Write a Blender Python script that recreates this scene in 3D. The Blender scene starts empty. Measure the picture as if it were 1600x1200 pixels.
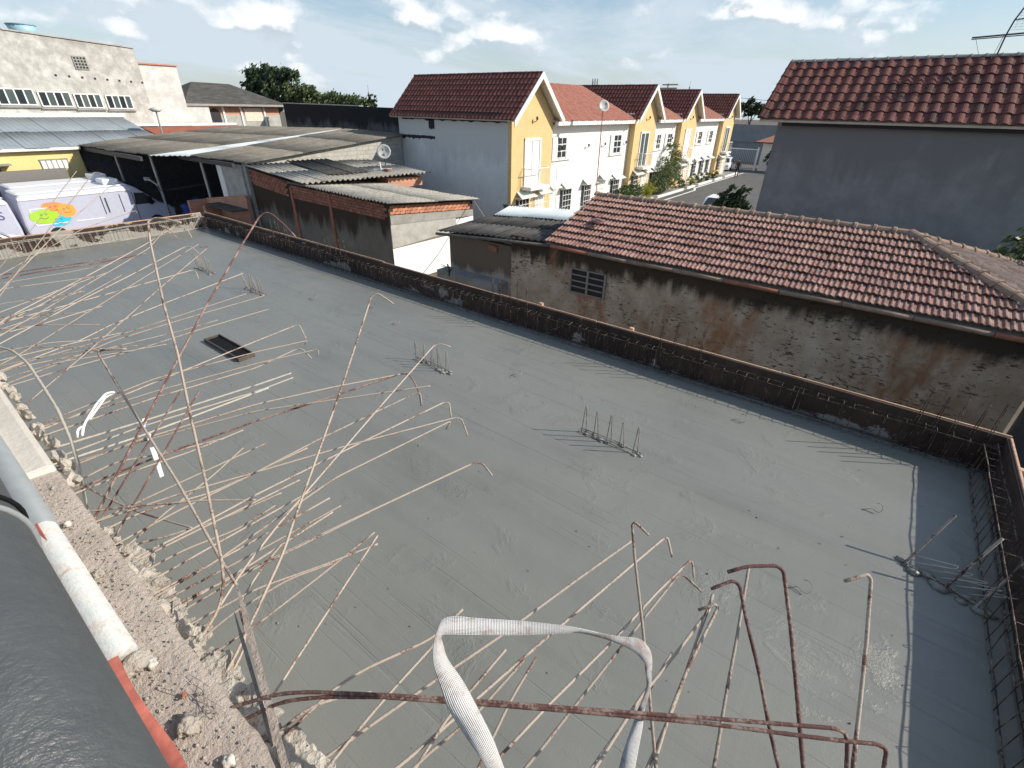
import bpy, bmesh, math, random
from mathutils import Vector, Matrix, noise
R_=math.radians
random.seed(7)
sc=bpy.context.scene
COL=sc.collection
# ---------------------------------------------------------------- camera
cd=bpy.data.cameras.new('camera'); cam=bpy.data.objects.new('camera',cd); COL.objects.link(cam)
cd.sensor_width=36; cd.lens=746.95/1600*36; cd.clip_start=.02; cd.clip_end=3000
CAMH=3.4
CR=Matrix(((0.796542,-0.315024,0.516023),(0.604336,0.390494,-0.694473),(0.017272,0.865028,0.501426)))
cam.matrix_world=Matrix.Translation((0,0,CAMH))@CR.to_4x4()
sc.camera=cam
# ---------------------------------------------------------------- light
SUN_AZ=R_(57.2); SUN_EL=R_(31.5)         # azimuth clockwise from +Y
sun_dir=Vector((math.sin(SUN_AZ)*math.cos(SUN_EL),math.cos(SUN_AZ)*math.cos(SUN_EL),math.sin(SUN_EL)))
sl=bpy.data.lights.new('sun','SUN'); sl.energy=4.6; sl.angle=R_(.53); sl.color=(1,.93,.82)
so=bpy.data.objects.new('sun',sl); COL.objects.link(so); so.rotation_euler=sun_dir.to_track_quat('Z','Y').to_euler(); so.location=(20,20,30)
vs=sc.view_settings; vs.view_transform='Standard'; vs.look='None'; vs.gamma=1; vs.use_curve_mapping=False; vs.exposure=0.28
W=bpy.data.worlds.new('World'); sc.world=W; W.use_nodes=True
def world():
    nt=W.node_tree; N=nt.nodes; L=nt.links; N.clear()
    out=N.new('ShaderNodeOutputWorld'); bg=N.new('ShaderNodeBackground'); L.new(bg.outputs[0],out.inputs[0]); bg.inputs[1].default_value=.12
    sky=N.new('ShaderNodeTexSky'); sky.sky_type='NISHITA'; sky.sun_disc=False; sky.sun_elevation=SUN_EL; sky.sun_rotation=SUN_AZ; sky.air_density=1.0; sky.dust_density=1.2; sky.ozone_density=1.5
    tc=N.new('ShaderNodeTexCoord'); sep=N.new('ShaderNodeSeparateXYZ'); L.new(tc.outputs['Generated'],sep.inputs[0])
    def math_(op,a,b=None,clamp=False):
        n=N.new('ShaderNodeMath'); n.operation=op; n.use_clamp=clamp
        for i,v in enumerate((a,b)):
            if v is None: continue
            if isinstance(v,(int,float)): n.inputs[i].default_value=v
            else: L.new(v,n.inputs[i])
        return n.outputs[0]
    z=sep.outputs[2]
    zz=math_('MAXIMUM',math_('ADD',z,.10),.03)
    u=math_('DIVIDE',sep.outputs[0],zz); v=math_('DIVIDE',sep.outputs[1],zz)
    comb=N.new('ShaderNodeCombineXYZ'); L.new(u,comb.inputs[0]); L.new(v,comb.inputs[1])
    def nz(vec,scale,detail,rough,dist=0,loc=(0,0,0),sca=(1,1,1),rot=0):
        mp=N.new('ShaderNodeMapping'); mp.inputs['Location'].default_value=loc; mp.inputs['Scale'].default_value=sca; mp.inputs['Rotation'].default_value=(0,0,rot); L.new(vec,mp.inputs[0])
        t=N.new('ShaderNodeTexNoise'); t.inputs['Scale'].default_value=scale; t.inputs['Detail'].default_value=detail; t.inputs['Roughness'].default_value=rough; t.inputs['Distortion'].default_value=dist; L.new(mp.outputs[0],t.inputs['Vector']); return t.outputs[0]
    def ramp(f,a,b,c0=0,c1=1):
        m=N.new('ShaderNodeMapRange'); m.interpolation_type='SMOOTHSTEP'; m.inputs[1].default_value=a; m.inputs[2].default_value=b; m.inputs[3].default_value=c0; m.inputs[4].default_value=c1; L.new(f,m.inputs[0]); return m.outputs[0]
    def mix(f,a,b):
        m=N.new('ShaderNodeMix'); m.data_type='RGBA'
        if isinstance(f,(int,float)): m.inputs[0].default_value=f
        else: L.new(f,m.inputs[0])
        for i,c in ((6,a),(7,b)):
            if isinstance(c,tuple): m.inputs[i].default_value=(*c,1)
            else: L.new(c,m.inputs[i])
        return m.outputs[2]
    # thin high veil, streaky
    veil=ramp(nz(comb.outputs[0],.42,7,.62,.6,(3.1,1.7,0),(1,.38,1),.5),.40,.60)
    low=ramp(z,0.0,.30,1.0,0.0)
    veil=math_('ADD',math_('MULTIPLY',veil,.64),math_('MULTIPLY',low,.62),True)
    hs=N.new('ShaderNodeHueSaturation'); hs.inputs['Saturation'].default_value=1.35; hs.inputs['Value'].default_value=.92; L.new(sky.outputs[0],hs.inputs['Color'])
    c=mix(veil,hs.outputs[0],(4.55,5.25,5.85))
    # cumulus puffs
    dirv=tc.outputs['Generated']
    def cloud(dz):
        big=nz(dirv,7.0,2,.5,0,(1.3,4.4,.35+dz*2.6),(1,1,2.6))
        fine=nz(dirv,26,7,.62,.25,(.7,.2,1.1+dz*1.5),(1,1,1.5))
        return math_('ADD',big,math_('MULTIPLY',math_('SUBTRACT',fine,.5),.36))
    sm=cloud(0); up_=cloud(.022)
    puff=ramp(sm,.53,.72)
    core=ramp(math_('SUBTRACT',up_,sm),-.05,.07)
    band=math_('MULTIPLY',ramp(z,.01,.05),ramp(z,.42,.62,1,.35))
    cc=mix(core,(7.0,7.2,7.4),(4.1,4.65,5.15))
    c=mix(math_('MULTIPLY',puff,band),c,cc)
    L.new(c,bg.inputs[0])
world()
# ---------------------------------------------------------------- helpers
class MB:
    def __init__(s): s.v=[]; s.f=[]
    def add(s,vs,fs):
        o=len(s.v); s.v+=[tuple(p) for p in vs]; s.f+=[tuple(i+o for i in f) for f in fs]; return s
    def box(s,a,b):
        x0,y0,z0=a; x1,y1,z1=b
        return s.add([(x0,y0,z0),(x1,y0,z0),(x1,y1,z0),(x0,y1,z0),(x0,y0,z1),(x1,y0,z1),(x1,y1,z1),(x0,y1,z1)],
            [(0,3,2,1),(4,5,6,7),(0,1,5,4),(1,2,6,5),(2,3,7,6),(3,0,4,7)])
    def hexa(s,p): # 4 bottom, 4 top
        return s.add(p,[(0,3,2,1),(4,5,6,7),(0,1,5,4),(1,2,6,5),(2,3,7,6),(3,0,4,7)])
    def slab(s,q,t):  # quad q with thickness t along -normal
        q=[Vector(p) for p in q]; n=(q[1]-q[0]).cross(q[3]-q[0]).normalized()
        return s.hexa([p-n*t for p in q]+q)
    def prism(s,poly,axis,a,b): # poly of 2D, extruded along axis index
        def P(p,t):
            r=[0,0,0]; k=[i for i in range(3) if i!=axis]; r[k[0]]=p[0]; r[k[1]]=p[1]; r[axis]=t; return tuple(r)
        n=len(poly)
        return s.add([P(p,a) for p in poly]+[P(p,b) for p in poly],[tuple(range(n-1,-1,-1)),tuple(range(n,2*n))]+[(i,(i+1)%n,n+(i+1)%n,n+i) for i in range(n)])
    def tube(s,pts,r,n=6,jit=0,caps=True):
        pts=[Vector(p) for p in pts]; m=len(pts); rs=r if isinstance(r,(list,tuple)) else [r]*m
        up=Vector((.13,.21,.97)); vs=[]; prev=None
        for i,p in enumerate(pts):
            d=(pts[min(i+1,m-1)]-pts[max(i-1,0)])
            d=d.normalized() if d.length>1e-9 else Vector((0,0,1))
            if prev is None: a=d.cross(up); a=a if a.length>.05 else d.cross(Vector((1,0,0)))
            else: a=prev-d*prev.dot(d)
            a.normalize(); prev=a; b=d.cross(a)
            rr=rs[i]*(1+random.uniform(-jit,jit))
            for k in range(n):
                t=2*math.pi*k/n; vs.append(p+(a*math.cos(t)+b*math.sin(t))*rr)
        fs=[(i*n+k,i*n+(k+1)%n,(i+1)*n+(k+1)%n,(i+1)*n+k) for i in range(m-1) for k in range(n)]
        if caps: fs+=[tuple(range(n-1,-1,-1)),tuple((m-1)*n+k for k in range(n))]
        return s.add(vs,fs)
    def cyl(s,a,b,r,n=12): return s.tube([a,b],r,n)
    def blob(s,c,rad,seed=0,sub=2,amp=.25):
        bm=bmesh.new(); bmesh.ops.create_icosphere(bm,subdivisions=sub,radius=1)
        vs=[]
        for v in bm.verts:
            k=1+amp*noise.noise(v.co*1.7+Vector((seed*3.1,seed*1.7,seed)))+amp*.5*noise.noise(v.co*4+Vector((seed,0,seed*2.3)))
            vs.append((c[0]+v.co.x*rad[0]*k,c[1]+v.co.y*rad[1]*k,c[2]+v.co.z*rad[2]*k))
        fs=[tuple(v.index for v in f.verts) for f in bm.faces]; bm.free(); return s.add(vs,fs)
    def mesh(s,name='m'):
        me=bpy.data.meshes.new(name); me.from_pydata(s.v,[],s.f); me.update(); return me
    def build(s,name,mat,parent=None,smooth=False,bev=0,kind=None):
        me=s.mesh(name); me.materials.append(mat)
        if smooth: me.polygons.foreach_set('use_smooth',[True]*len(me.polygons))
        return link(name,me,parent,bev,kind)
def link(name,me,parent=None,bev=0,kind=None):
    o=bpy.data.objects.new(name,me); COL.objects.link(o)
    if parent is not None: par(o,parent)
    if bev:
        m=o.modifiers.new('bevel','BEVEL'); m.width=bev; m.segments=2; m.limit_method='ANGLE'; m.angle_limit=R_(40)
    if kind: o['kind']=kind
    return o
def par(o,p):
    o.parent=p   # empties are pure translations, meshes are built in world coordinates
    o.matrix_parent_inverse=Matrix.Translation(-p.location) if p.type=='EMPTY' else Matrix.Identity(4)
def tag(o,label,cat,group=None):
    o['label']=label; o['category']=cat
    if group: o['group']=group
    return o
def thing(name,label,cat,loc,group=None):
    o=bpy.data.objects.new(name,None); COL.objects.link(o); o.location=loc; o.empty_display_size=.2
    return tag(o,label,cat,group)
def struct(o): o['kind']='structure'; return o
def copyobj(src,parent,mw):
    o=src.copy(); COL.objects.link(o); o.parent=None; o.matrix_parent_inverse=Matrix.Identity(4)
    o.matrix_basis=mw
    if parent is not None: par(o,parent)
    return o
def fillet(pts,rad=.035,n=4):
    pts=[Vector(p) for p in pts]; out=[pts[0]]
    for i in range(1,len(pts)-1):
        a,b,c=pts[i-1],pts[i],pts[i+1]; d0=(a-b); d1=(c-b)
        if d0.length<1e-6 or d1.length<1e-6: continue
        if d0.normalized().dot(d1.normalized())<-.998: out.append(b); continue
        t=min(rad,d0.length*.48,d1.length*.48); p=b+d0.normalized()*t; q=b+d1.normalized()*t
        for k in range(n+1):
            s=k/n; out.append(p*(1-s)**2+b*2*s*(1-s)+q*s*s)
    out.append(pts[-1]); return out
def resample(pts,step):
    out=[pts[0]]
    for a,b in zip(pts,pts[1:]):
        n=max(1,int((b-a).length/step))
        for k in range(1,n+1): out.append(a.lerp(b,k/n))
    return out
# ---------------------------------------------------------------- materials
def newmat(name):
    m=bpy.data.materials.new(name); m.use_nodes=True; nt=m.node_tree; p=nt.nodes['Principled BSDF']
    return m,nt,nt.nodes,nt.links,p
def nnode(N,L,vec,scale,detail=6,rough=.6,dist=0,sca=None,loc=None,rot=None):
    if sca or loc or rot:
        mp=N.new('ShaderNodeMapping')
        if sca: mp.inputs['Scale'].default_value=sca
        if loc: mp.inputs['Location'].default_value=loc
        if rot: mp.inputs['Rotation'].default_value=rot
        L.new(vec,mp.inputs[0]); vec=mp.outputs[0]
    t=N.new('ShaderNodeTexNoise'); t.inputs['Scale'].default_value=scale; t.inputs['Detail'].default_value=detail; t.inputs['Roughness'].default_value=rough; t.inputs['Distortion'].default_value=dist
    L.new(vec,t.inputs['Vector']); return t.outputs[0]
def rampc(N,L,f,stops):
    r=N.new('ShaderNodeValToRGB'); e=r.color_ramp.elements
    while len(e)<len(stops): e.new(.5)
    for i,(p,c) in enumerate(stops): e[i].position=p; e[i].color=(*c,1)
    L.new(f,r.inputs[0]); return r.outputs[0]
def mapr(N,L,f,a,b,c=0,d=1):
    m=N.new('ShaderNodeMapRange'); m.interpolation_type='SMOOTHSTEP'
    for i,v in enumerate((a,b,c,d)): m.inputs[i+1].default_value=v
    L.new(f,m.inputs[0]); return m.outputs[0]
def mixc(N,L,f,a,b,mode='MIX'):
    m=N.new('ShaderNodeMix'); m.data_type='RGBA'; m.blend_type=mode
    if isinstance(f,(int,float)): m.inputs[0].default_value=f
    else: L.new(f,m.inputs[0])
    for i,c in ((6,a),(7,b)):
        if isinstance(c,tuple): m.inputs[i].default_value=(*c,1)
        else: L.new(c,m.inputs[i])
    return m.outputs[2]
def mop(N,L,op,a,b=None,clamp=False):
    n=N.new('ShaderNodeMath'); n.operation=op; n.use_clamp=clamp
    for i,v in enumerate((a,b)):
        if v is None: continue
        if isinstance(v,(int,float)): n.inputs[i].default_value=v
        else: L.new(v,n.inputs[i])
    return n.outputs[0]
def bump(N,L,p,h,strength=.4,dist=.02):
    b=N.new('ShaderNodeBump'); b.inputs['Strength'].default_value=strength; b.inputs['Distance'].default_value=dist
    L.new(h,b.inputs['Height']); L.new(b.outputs[0],p.inputs['Normal']); return b
MATS={}
def mat(name,stops,scale=4,detail=7,rough=.85,bs=0,bscale=30,sca=None,rand=0,metal=0,spec=.3,coord='pos',bd=.02):
    m,nt,N,L,p=newmat(name)
    if coord=='pos': vec=N.new('ShaderNodeNewGeometry').outputs['Position']
    else: vec=N.new('ShaderNodeTexCoord').outputs['Object']
    c=rampc(N,L,nnode(N,L,vec,scale,detail,.65,.2,sca),stops)
    if rand:
        oi=N.new('ShaderNodeObjectInfo'); h=N.new('ShaderNodeHueSaturation'); L.new(c,h.inputs['Color'])
        L.new(mapr(N,L,oi.outputs['Random'],0,1,1-rand,1+rand),h.inputs['Value']); c=h.outputs[0]
        L.new(mapr(N,L,mop(N,L,'FRACT',mop(N,L,'MULTIPLY',oi.outputs['Random'],7.3)),0,1,.5-rand*.04,.5+rand*.04),h.inputs['Hue'])
    L.new(c,p.inputs['Base Color']); p.inputs['Roughness'].default_value=rough; p.inputs['Metallic'].default_value=metal; p.inputs['Specular IOR Level'].default_value=spec
    if bs: bump(N,L,p,nnode(N,L,vec,bscale,5,.6),bs,bd)
    MATS[name]=m; return m
def flat(name,c,rough=.6,metal=0,spec=.4,var=.12,scale=6):
    a=tuple(x*(1-var) for x in c); b=tuple(min(1,x*(1+var)) for x in c)
    return mat(name,[(.3,a),(.7,b)],scale,4,rough,0,metal=metal,spec=spec)
# concrete, plaster, paint
m_grey=mat('grey_render',[(.3,(.20,.215,.225)),(.55,(.24,.255,.265)),(.8,(.275,.29,.30))],.9,8,.9,.15,18)
m_bigwall=mat('slate_render',[(.25,(.185,.185,.188)),(.5,(.215,.215,.217)),(.8,(.255,.255,.255))],1.1,9,.9,.15,18)
m_white=flat('white_paint',(.80,.79,.75),.6,var=.04)
m_trim=flat('white_trim',(.78,.77,.74),.5,var=.04)
m_yellow=mat('ochre_paint',[(.3,(.60,.43,.20)),(.7,(.68,.50,.25))],2,6,.8,.08,40)
m_black=flat('black_rubber',(.010,.010,.011),.8,spec=.15)
m_dark=flat('dark_opening',(.02,.021,.024),.5)
m_glass=flat('window_glass',(.03,.04,.045),.08,spec=.6)
m_glassg=flat('greenish_glass',(.08,.11,.11),.08,spec=.6)
m_metal=flat('galvanised_steel',(.42,.43,.43),.45,.6)
m_darkmetal=flat('dark_steel',(.045,.045,.05),.6,.2)
m_gutter=flat('bitumen_gutter',(.018,.018,.021),.7)
m_cement=mat('raw_cement',[(.25,(.22,.21,.19)),(.6,(.34,.33,.30)),(.85,(.42,.41,.38))],2.2,8,.95,.35,25)
m_block=mat('pale_block_wall',[(.25,(.30,.29,.26)),(.6,(.45,.44,.40)),(.85,(.55,.54,.5))],2.5,8,.95,.3,20)
m_asph=mat('street_asphalt',[(.3,(.085,.083,.08)),(.7,(.13,.127,.12))],1.2,8,.9,.3,60)
m_pave=mat('pavement_concrete',[(.3,(.20,.19,.18)),(.7,(.30,.29,.27))],1.5,7,.9,.2,40)
m_earth=mat('yard_earth',[(.25,(.08,.065,.05)),(.55,(.14,.12,.095)),(.8,(.20,.175,.14))],.7,9,.95,.5,8)
m_line=flat('road_paint',(.72,.71,.67),.7,var=.12)
m_wood=mat('form_timber',[(.25,(.28,.15,.09)),(.5,(.46,.29,.19)),(.8,(.62,.45,.33))],3,8,.85,.4,40,sca=(1,6,6),rand=.12)
m_greywood=mat('weathered_timber',[(.25,(.22,.18,.15)),(.6,(.38,.32,.27)),(.85,(.48,.42,.36))],30,8,.9,.5,90,sca=(1,1,1))
m_asbestos=mat('old_fibre_cement',[(.2,(.095,.085,.07)),(.5,(.17,.155,.13)),(.85,(.25,.235,.20))],2.5,9,.95,.4,30,rand=.10)
m_asb_light=mat('speckled_fibre_cement',[(.3,(.16,.15,.13)),(.5,(.30,.285,.25)),(.75,(.42,.40,.36))],9,8,.95,.5,35,rand=.08)
m_asb_dark=mat('blackened_fibre_cement',[(.25,(.035,.034,.032)),(.55,(.075,.072,.066)),(.85,(.16,.155,.145))],3.5,9,.95,.4,30,sca=(1,.35,1),rand=.15)
m_bluegrey=mat('blue_grey_sheet',[(.3,(.18,.215,.24)),(.7,(.25,.285,.31))],.8,6,.5,.1,20)
m_palesheet=mat('pale_metal_sheet',[(.3,(.50,.55,.55)),(.7,(.66,.70,.69))],1.4,6,.5,.1,20)
m_tile=mat('clay_tile',[(.25,(.13,.062,.05)),(.5,(.275,.155,.125)),(.75,(.43,.305,.26))],7,9,.9,.3,50,rand=.14)
m_tiledark=mat('dark_red_tile',[(.2,(.085,.030,.025)),(.5,(.135,.048,.038)),(.85,(.175,.08,.064))],4,8,.85,.2,50,rand=.09)
m_tilelight=mat('weathered_light_tile',[(.2,(.30,.12,.08)),(.5,(.42,.19,.13)),(.85,(.50,.28,.21))],4,8,.85,.3,50,rand=.15)
m_brick=mat('hollow_clay_brick',[(.25,(.40,.16,.09)),(.6,(.52,.24,.15)),(.85,(.60,.33,.23))],6,7,.9,.3,60,rand=.16)
m_brickdark=mat('old_red_brick',[(.25,(.24,.095,.062)),(.6,(.36,.155,.10)),(.85,(.44,.23,.165))],5,7,.9,.3,60,rand=.18)
m_mortar=mat('mortar',[(.3,(.26,.23,.20)),(.7,(.38,.35,.31))],8,6,.95,.3,60)
def formmat(th=.60):
    m,nt,N,L,p=newmat('wet_formwork'); g=N.new('ShaderNodeNewGeometry').outputs['Position']
    c=rampc(N,L,nnode(N,L,g,3,9,.65,.2,(1,1,.5)),[(.2,(.016,.010,.008)),(.5,(.045,.026,.018)),(.8,(.09,.055,.04))])
    oi=N.new('ShaderNodeObjectInfo'); h=N.new('ShaderNodeHueSaturation'); L.new(c,h.inputs['Color']); L.new(mapr(N,L,oi.outputs['Random'],0,1,.75,1.3),h.inputs['Value'])
    s=N.new('ShaderNodeSeparateXYZ'); L.new(g,s.inputs[0])
    k=mop(N,L,'ADD',nnode(N,L,g,1.15,7,.62,.3,(1,1,1.6),(2.2,.4,.3)),mapr(N,L,s.outputs[2],.0,.4,.06,-.05))
    c2=mixc(N,L,mapr(N,L,k,th,th+.035),h.outputs[0],mixc(N,L,nnode(N,L,g,20,6),(.20,.19,.165),(.34,.325,.29)))
    k2=nnode(N,L,g,9,5,.6,.2,None,(5,5,5)); c2=mixc(N,L,mapr(N,L,k2,.67,.70,0,.7),c2,(.24,.22,.19))
    L.new(c2,p.inputs['Base Color']); p.inputs['Roughness'].default_value=.8; bump(N,L,p,mop(N,L,'ADD',nnode(N,L,g,40,5),mapr(N,L,k,th,th+.03,0,1.5)),.4,.01); return m
m_hollow=formmat(); m_hollow_lime=formmat(.50)
m_orange=flat('orange_plastic',(.42,.125,.09),.5,var=.35,scale=14)
m_pvc=mat('white_pvc',[(.3,(.40,.43,.43)),(.52,(.48,.50,.49)),(.66,(.40,.33,.28)),(.8,(.30,.22,.18))],22,9,.5,.25,90)
m_pipe=mat('grey_pvc',[(.2,(.058,.064,.068)),(.5,(.066,.073,.078)),(.85,(.08,.089,.094))],14,9,.32,.3,70)
m_strap=None
m_trunk=mat('bark',[(.3,(.06,.045,.035)),(.7,(.13,.10,.08))],6,7,.95,.5,30)
def leafmat(name,a,b,trans=.25):
    m,nt,N,L,p=newmat(name)
    g=N.new('ShaderNodeNewGeometry')
    c=rampc(N,L,g.outputs['Random Per Island'],[(0,a),(1,b)])
    L.new(c,p.inputs['Base Color']); p.inputs['Roughness'].default_value=.55; p.inputs['Specular IOR Level'].default_value=.35
    t=N.new('ShaderNodeBsdfTranslucent'); L.new(c,t.inputs[0]); ms=N.new('ShaderNodeMixShader'); ms.inputs[0].default_value=trans
    o=N['Material Output']; L.new(p.outputs[0],ms.inputs[1]); L.new(t.outputs[0],ms.inputs[2]); L.new(ms.outputs[0],o.inputs[0]); return m
lf_dark=leafmat('dark_leaf',(.018,.035,.016),(.055,.085,.035))
lf_mid=leafmat('green_leaf',(.04,.075,.02),(.11,.16,.05))
lf_yel=leafmat('lime_leaf',(.20,.22,.02),(.36,.36,.05))
lf_pale=leafmat('pale_leaf',(.07,.10,.04),(.18,.22,.09))
# brick-textured wall for far masonry
def brickmat(name,c1,c2,mo,bw=.3,bh=.12,axis='y'):
    m,nt,N,L,p=newmat(name); g=N.new('ShaderNodeNewGeometry'); s=N.new('ShaderNodeSeparateXYZ'); L.new(g.outputs['Position'],s.inputs[0]); c=N.new('ShaderNodeCombineXYZ')
    L.new(mop(N,L,'ADD',s.outputs[0],s.outputs[1]),c.inputs[0]); L.new(s.outputs[2],c.inputs[1])
    b=N.new('ShaderNodeTexBrick'); b.inputs['Color1'].default_value=(*c1,1); b.inputs['Color2'].default_value=(*c2,1); b.inputs['Mortar'].default_value=(*mo,1)
    b.inputs['Scale'].default_value=1; b.inputs['Brick Width'].default_value=bw; b.inputs['Row Height'].default_value=bh; b.inputs['Mortar Size'].default_value=.012; b.inputs['Mortar Smooth'].default_value=.2
    L.new(c.outputs[0],b.inputs['Vector'])
    n=nnode(N,L,g.outputs['Position'],3,7); L.new(mixc(N,L,mapr(N,L,n,.35,.75,0,.5),b.outputs[0],tuple(x*.55 for x in c1)),p.inputs['Base Color']); p.inputs['Roughness'].default_value=.92
    bump(N,L,p,b.outputs['Fac'],.4,-.01); return m
m_brickwall=brickmat('brickwork',(.62,.29,.18),(.54,.23,.14),(.36,.32,.28))
m_blockwall=brickmat('blockwork',(.46,.45,.40),(.40,.39,.35),(.28,.27,.24),.4,.2)
# wall with streaked grime: base, stain colours and how stains run
def stained(name,base,base2,stain,top,depth,amount=.5,rust=None,flakes=0,sx=(2.2,2.2,.28)):
    m,nt,N,L,p=newmat(name); g=N.new('ShaderNodeNewGeometry').outputs['Position']
    c=mixc(N,L,mapr(N,L,nnode(N,L,g,1.6,8,.65),.35,.7),base,base2)
    streak=mop(N,L,'ADD',mop(N,L,'MULTIPLY',nnode(N,L,g,1.0,8,.65,.15,sx),.6),mop(N,L,'MULTIPLY',nnode(N,L,g,.8,7,.65,.5,(1,1,.8),(3,9,1)),.42))
    s=N.new('ShaderNodeSeparateXYZ'); L.new(g,s.inputs[0])
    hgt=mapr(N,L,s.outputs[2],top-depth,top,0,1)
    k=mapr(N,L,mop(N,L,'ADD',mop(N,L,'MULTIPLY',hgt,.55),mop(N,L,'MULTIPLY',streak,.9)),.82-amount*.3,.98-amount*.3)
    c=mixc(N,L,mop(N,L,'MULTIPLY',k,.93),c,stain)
    if flakes:
        fl=mop(N,L,'ADD',nnode(N,L,g,8.5,7,.68,.5,(1,1,2.6)),mapr(N,L,nnode(N,L,g,1.2,4,.6,.3,None,(5,1,2)),.35,.65,-.05,.05)); c=mixc(N,L,mop(N,L,'MULTIPLY',mapr(N,L,fl,.575,.605),flakes),c,(.045,.036,.028))
    if rust:
        for (rx,rw,rt,rl,rc) in rust:
            dx=mop(N,L,'ABSOLUTE',mop(N,L,'SUBTRACT',s.outputs[0],rx)); a=mapr(N,L,dx,rw*.25,rw,1,0)
            zz=mop(N,L,'MULTIPLY',mapr(N,L,s.outputs[2],rt-rl,rt-rl*.6),mapr(N,L,s.outputs[2],rt-.05,rt+.1,1,0))
            q=mop(N,L,'MULTIPLY',mop(N,L,'MULTIPLY',a,zz),mapr(N,L,nnode(N,L,g,2.2,7,.65,.4,(1.6,1.6,.8)),.36,.66,0,.85),True)
            c=mixc(N,L,q,c,rc)
    L.new(c,p.inputs['Base Color']); p.inputs['Roughness'].default_value=.95; p.inputs['Specular IOR Level'].default_value=.15
    bump(N,L,p,nnode(N,L,g,9,8,.65),.5,.03); return m
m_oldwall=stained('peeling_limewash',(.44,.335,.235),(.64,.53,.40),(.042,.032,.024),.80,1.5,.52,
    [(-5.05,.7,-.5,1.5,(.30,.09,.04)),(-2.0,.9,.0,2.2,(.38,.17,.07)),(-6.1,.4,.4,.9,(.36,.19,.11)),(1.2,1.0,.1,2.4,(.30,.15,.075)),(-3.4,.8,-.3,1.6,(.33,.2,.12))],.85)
m_shedcwall=stained('patched_plaster',(.46,.38,.30),(.54,.46,.38),(.16,.12,.09),-.3,.9,.18)
m_leftwall=stained('grimy_white_render',(.38,.37,.34),(.60,.59,.55),(.30,.29,.265),9.5,7.5,.10,sx=(.5,.5,.3))
m_leftwall2=stained('newer_white_render',(.50,.50,.475),(.66,.66,.635),(.36,.355,.34),8.5,6,.10,sx=(.8,.8,.2))
m_mould=stained('mouldy_concrete',(.075,.078,.08),(.13,.135,.135),(.022,.022,.024),3.4,3.0,.45,sx=(1.4,1.4,.14))
m_shedwall=stained('stained_render',(.19,.165,.13),(.24,.21,.17),(.055,.035,.025),.5,3.5,.30,sx=(1.6,1.6,.2))
m_parapet=stained('grimy_parapet',(.42,.41,.38),(.5,.49,.46),(.16,.15,.14),-1,1.2,.4,sx=(1.4,1.4,.3))
m_h1wall=stained('grey_party_render',(.66,.68,.665),(.74,.755,.735),(.56,.57,.56),2.6,5.0,.10,sx=(1.3,1.3,.10))
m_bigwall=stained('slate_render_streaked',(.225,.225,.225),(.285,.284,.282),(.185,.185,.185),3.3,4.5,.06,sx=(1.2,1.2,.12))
m_peel=flat('bare_black_patch',(.03,.03,.04),.9)
# fresh slab concrete
def slabmat():
    m,nt,N,L,p=newmat('fresh_slab_concrete'); g=N.new('ShaderNodeNewGeometry').outputs['Position']
    big=nnode(N,L,g,.55,6,.6,.5,(.6,1,1)); c=rampc(N,L,big,[(.28,(.150,.152,.136)),(.5,(.184,.186,.168)),(.72,(.212,.214,.194))])
    sweep=nnode(N,L,g,1.0,6,.55,.35,(.35,4.2,1),None,(0,0,R_(18))); c=mixc(N,L,mapr(N,L,sweep,.38,.62,0,.6),c,(.195,.20,.180))
    sweep2=nnode(N,L,g,1.3,5,.5,.6,(5,.3,1),(3,1,0),(0,0,R_(-28)))
    lines=mop(N,L,'MAXIMUM',nnode(N,L,g,2.2,4,.6,.0,(.10,8.5,1),None,(0,0,R_(9))),nnode(N,L,g,2.2,4,.6,.0,(.16,7.0,1),(4,2,0),(0,0,R_(-52))))
    c=mixc(N,L,mapr(N,L,lines,.69,.73,0,.2),c,(.11,.114,.103))
    speck=nnode(N,L,g,58,6,.68,.15); rg=nnode(N,L,g,1.7,5,.65,.5,None,(7,3,0))
    rough_area=mapr(N,L,rg,.54,.70)
    c=mixc(N,L,mop(N,L,'MULTIPLY',mapr(N,L,speck,.60,.68),mop(N,L,'MULTIPLY',rough_area,.8)),c,(.085,.088,.08))
    L.new(c,p.inputs['Base Color'])
    L.new(mapr(N,L,big,.3,.7,.34,.52),p.inputs['Roughness']); p.inputs['Specular IOR Level'].default_value=.5
    h=mop(N,L,'ADD',mop(N,L,'MULTIPLY',sweep,.20),mop(N,L,'MULTIPLY',sweep2,.14))
    h=mop(N,L,'ADD',h,mop(N,L,'MULTIPLY',mop(N,L,'MULTIPLY',speck,.55),mop(N,L,'ADD',rough_area,.16)))
    h=mop(N,L,'SUBTRACT',h,mop(N,L,'MULTIPLY',mapr(N,L,lines,.60,.72),.22))
    bump(N,L,p,h,.5,.03); return m
m_slab=slabmat()
def ledgemat():
    m,nt,N,L,p=newmat('gritty_ledge_concrete'); g=N.new('ShaderNodeNewGeometry').outputs['Position']
    a=nnode(N,L,g,5,8,.65,.2); c=rampc(N,L,a,[(.25,(.42,.35,.295)),(.5,(.54,.46,.395)),(.75,(.62,.54,.47))])
    v=N.new('ShaderNodeTexVoronoi'); v.inputs['Scale'].default_value=60; L.new(g,v.inputs['Vector'])
    c=mixc(N,L,mapr(N,L,v.outputs['Distance'],.1,.32,.55,0),c,(.50,.44,.38)); b=nnode(N,L,g,170,6,.7)
    c=mixc(N,L,mapr(N,L,b,.52,.75,0,.3),c,(.20,.145,.115)); L.new(c,p.inputs['Base Color']); p.inputs['Roughness'].default_value=.95
    bump(N,L,p,mop(N,L,'ADD',mop(N,L,'MULTIPLY',v.outputs['Distance'],-.6),b),.9,.012); return m
m_ledge=ledgemat()
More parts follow.
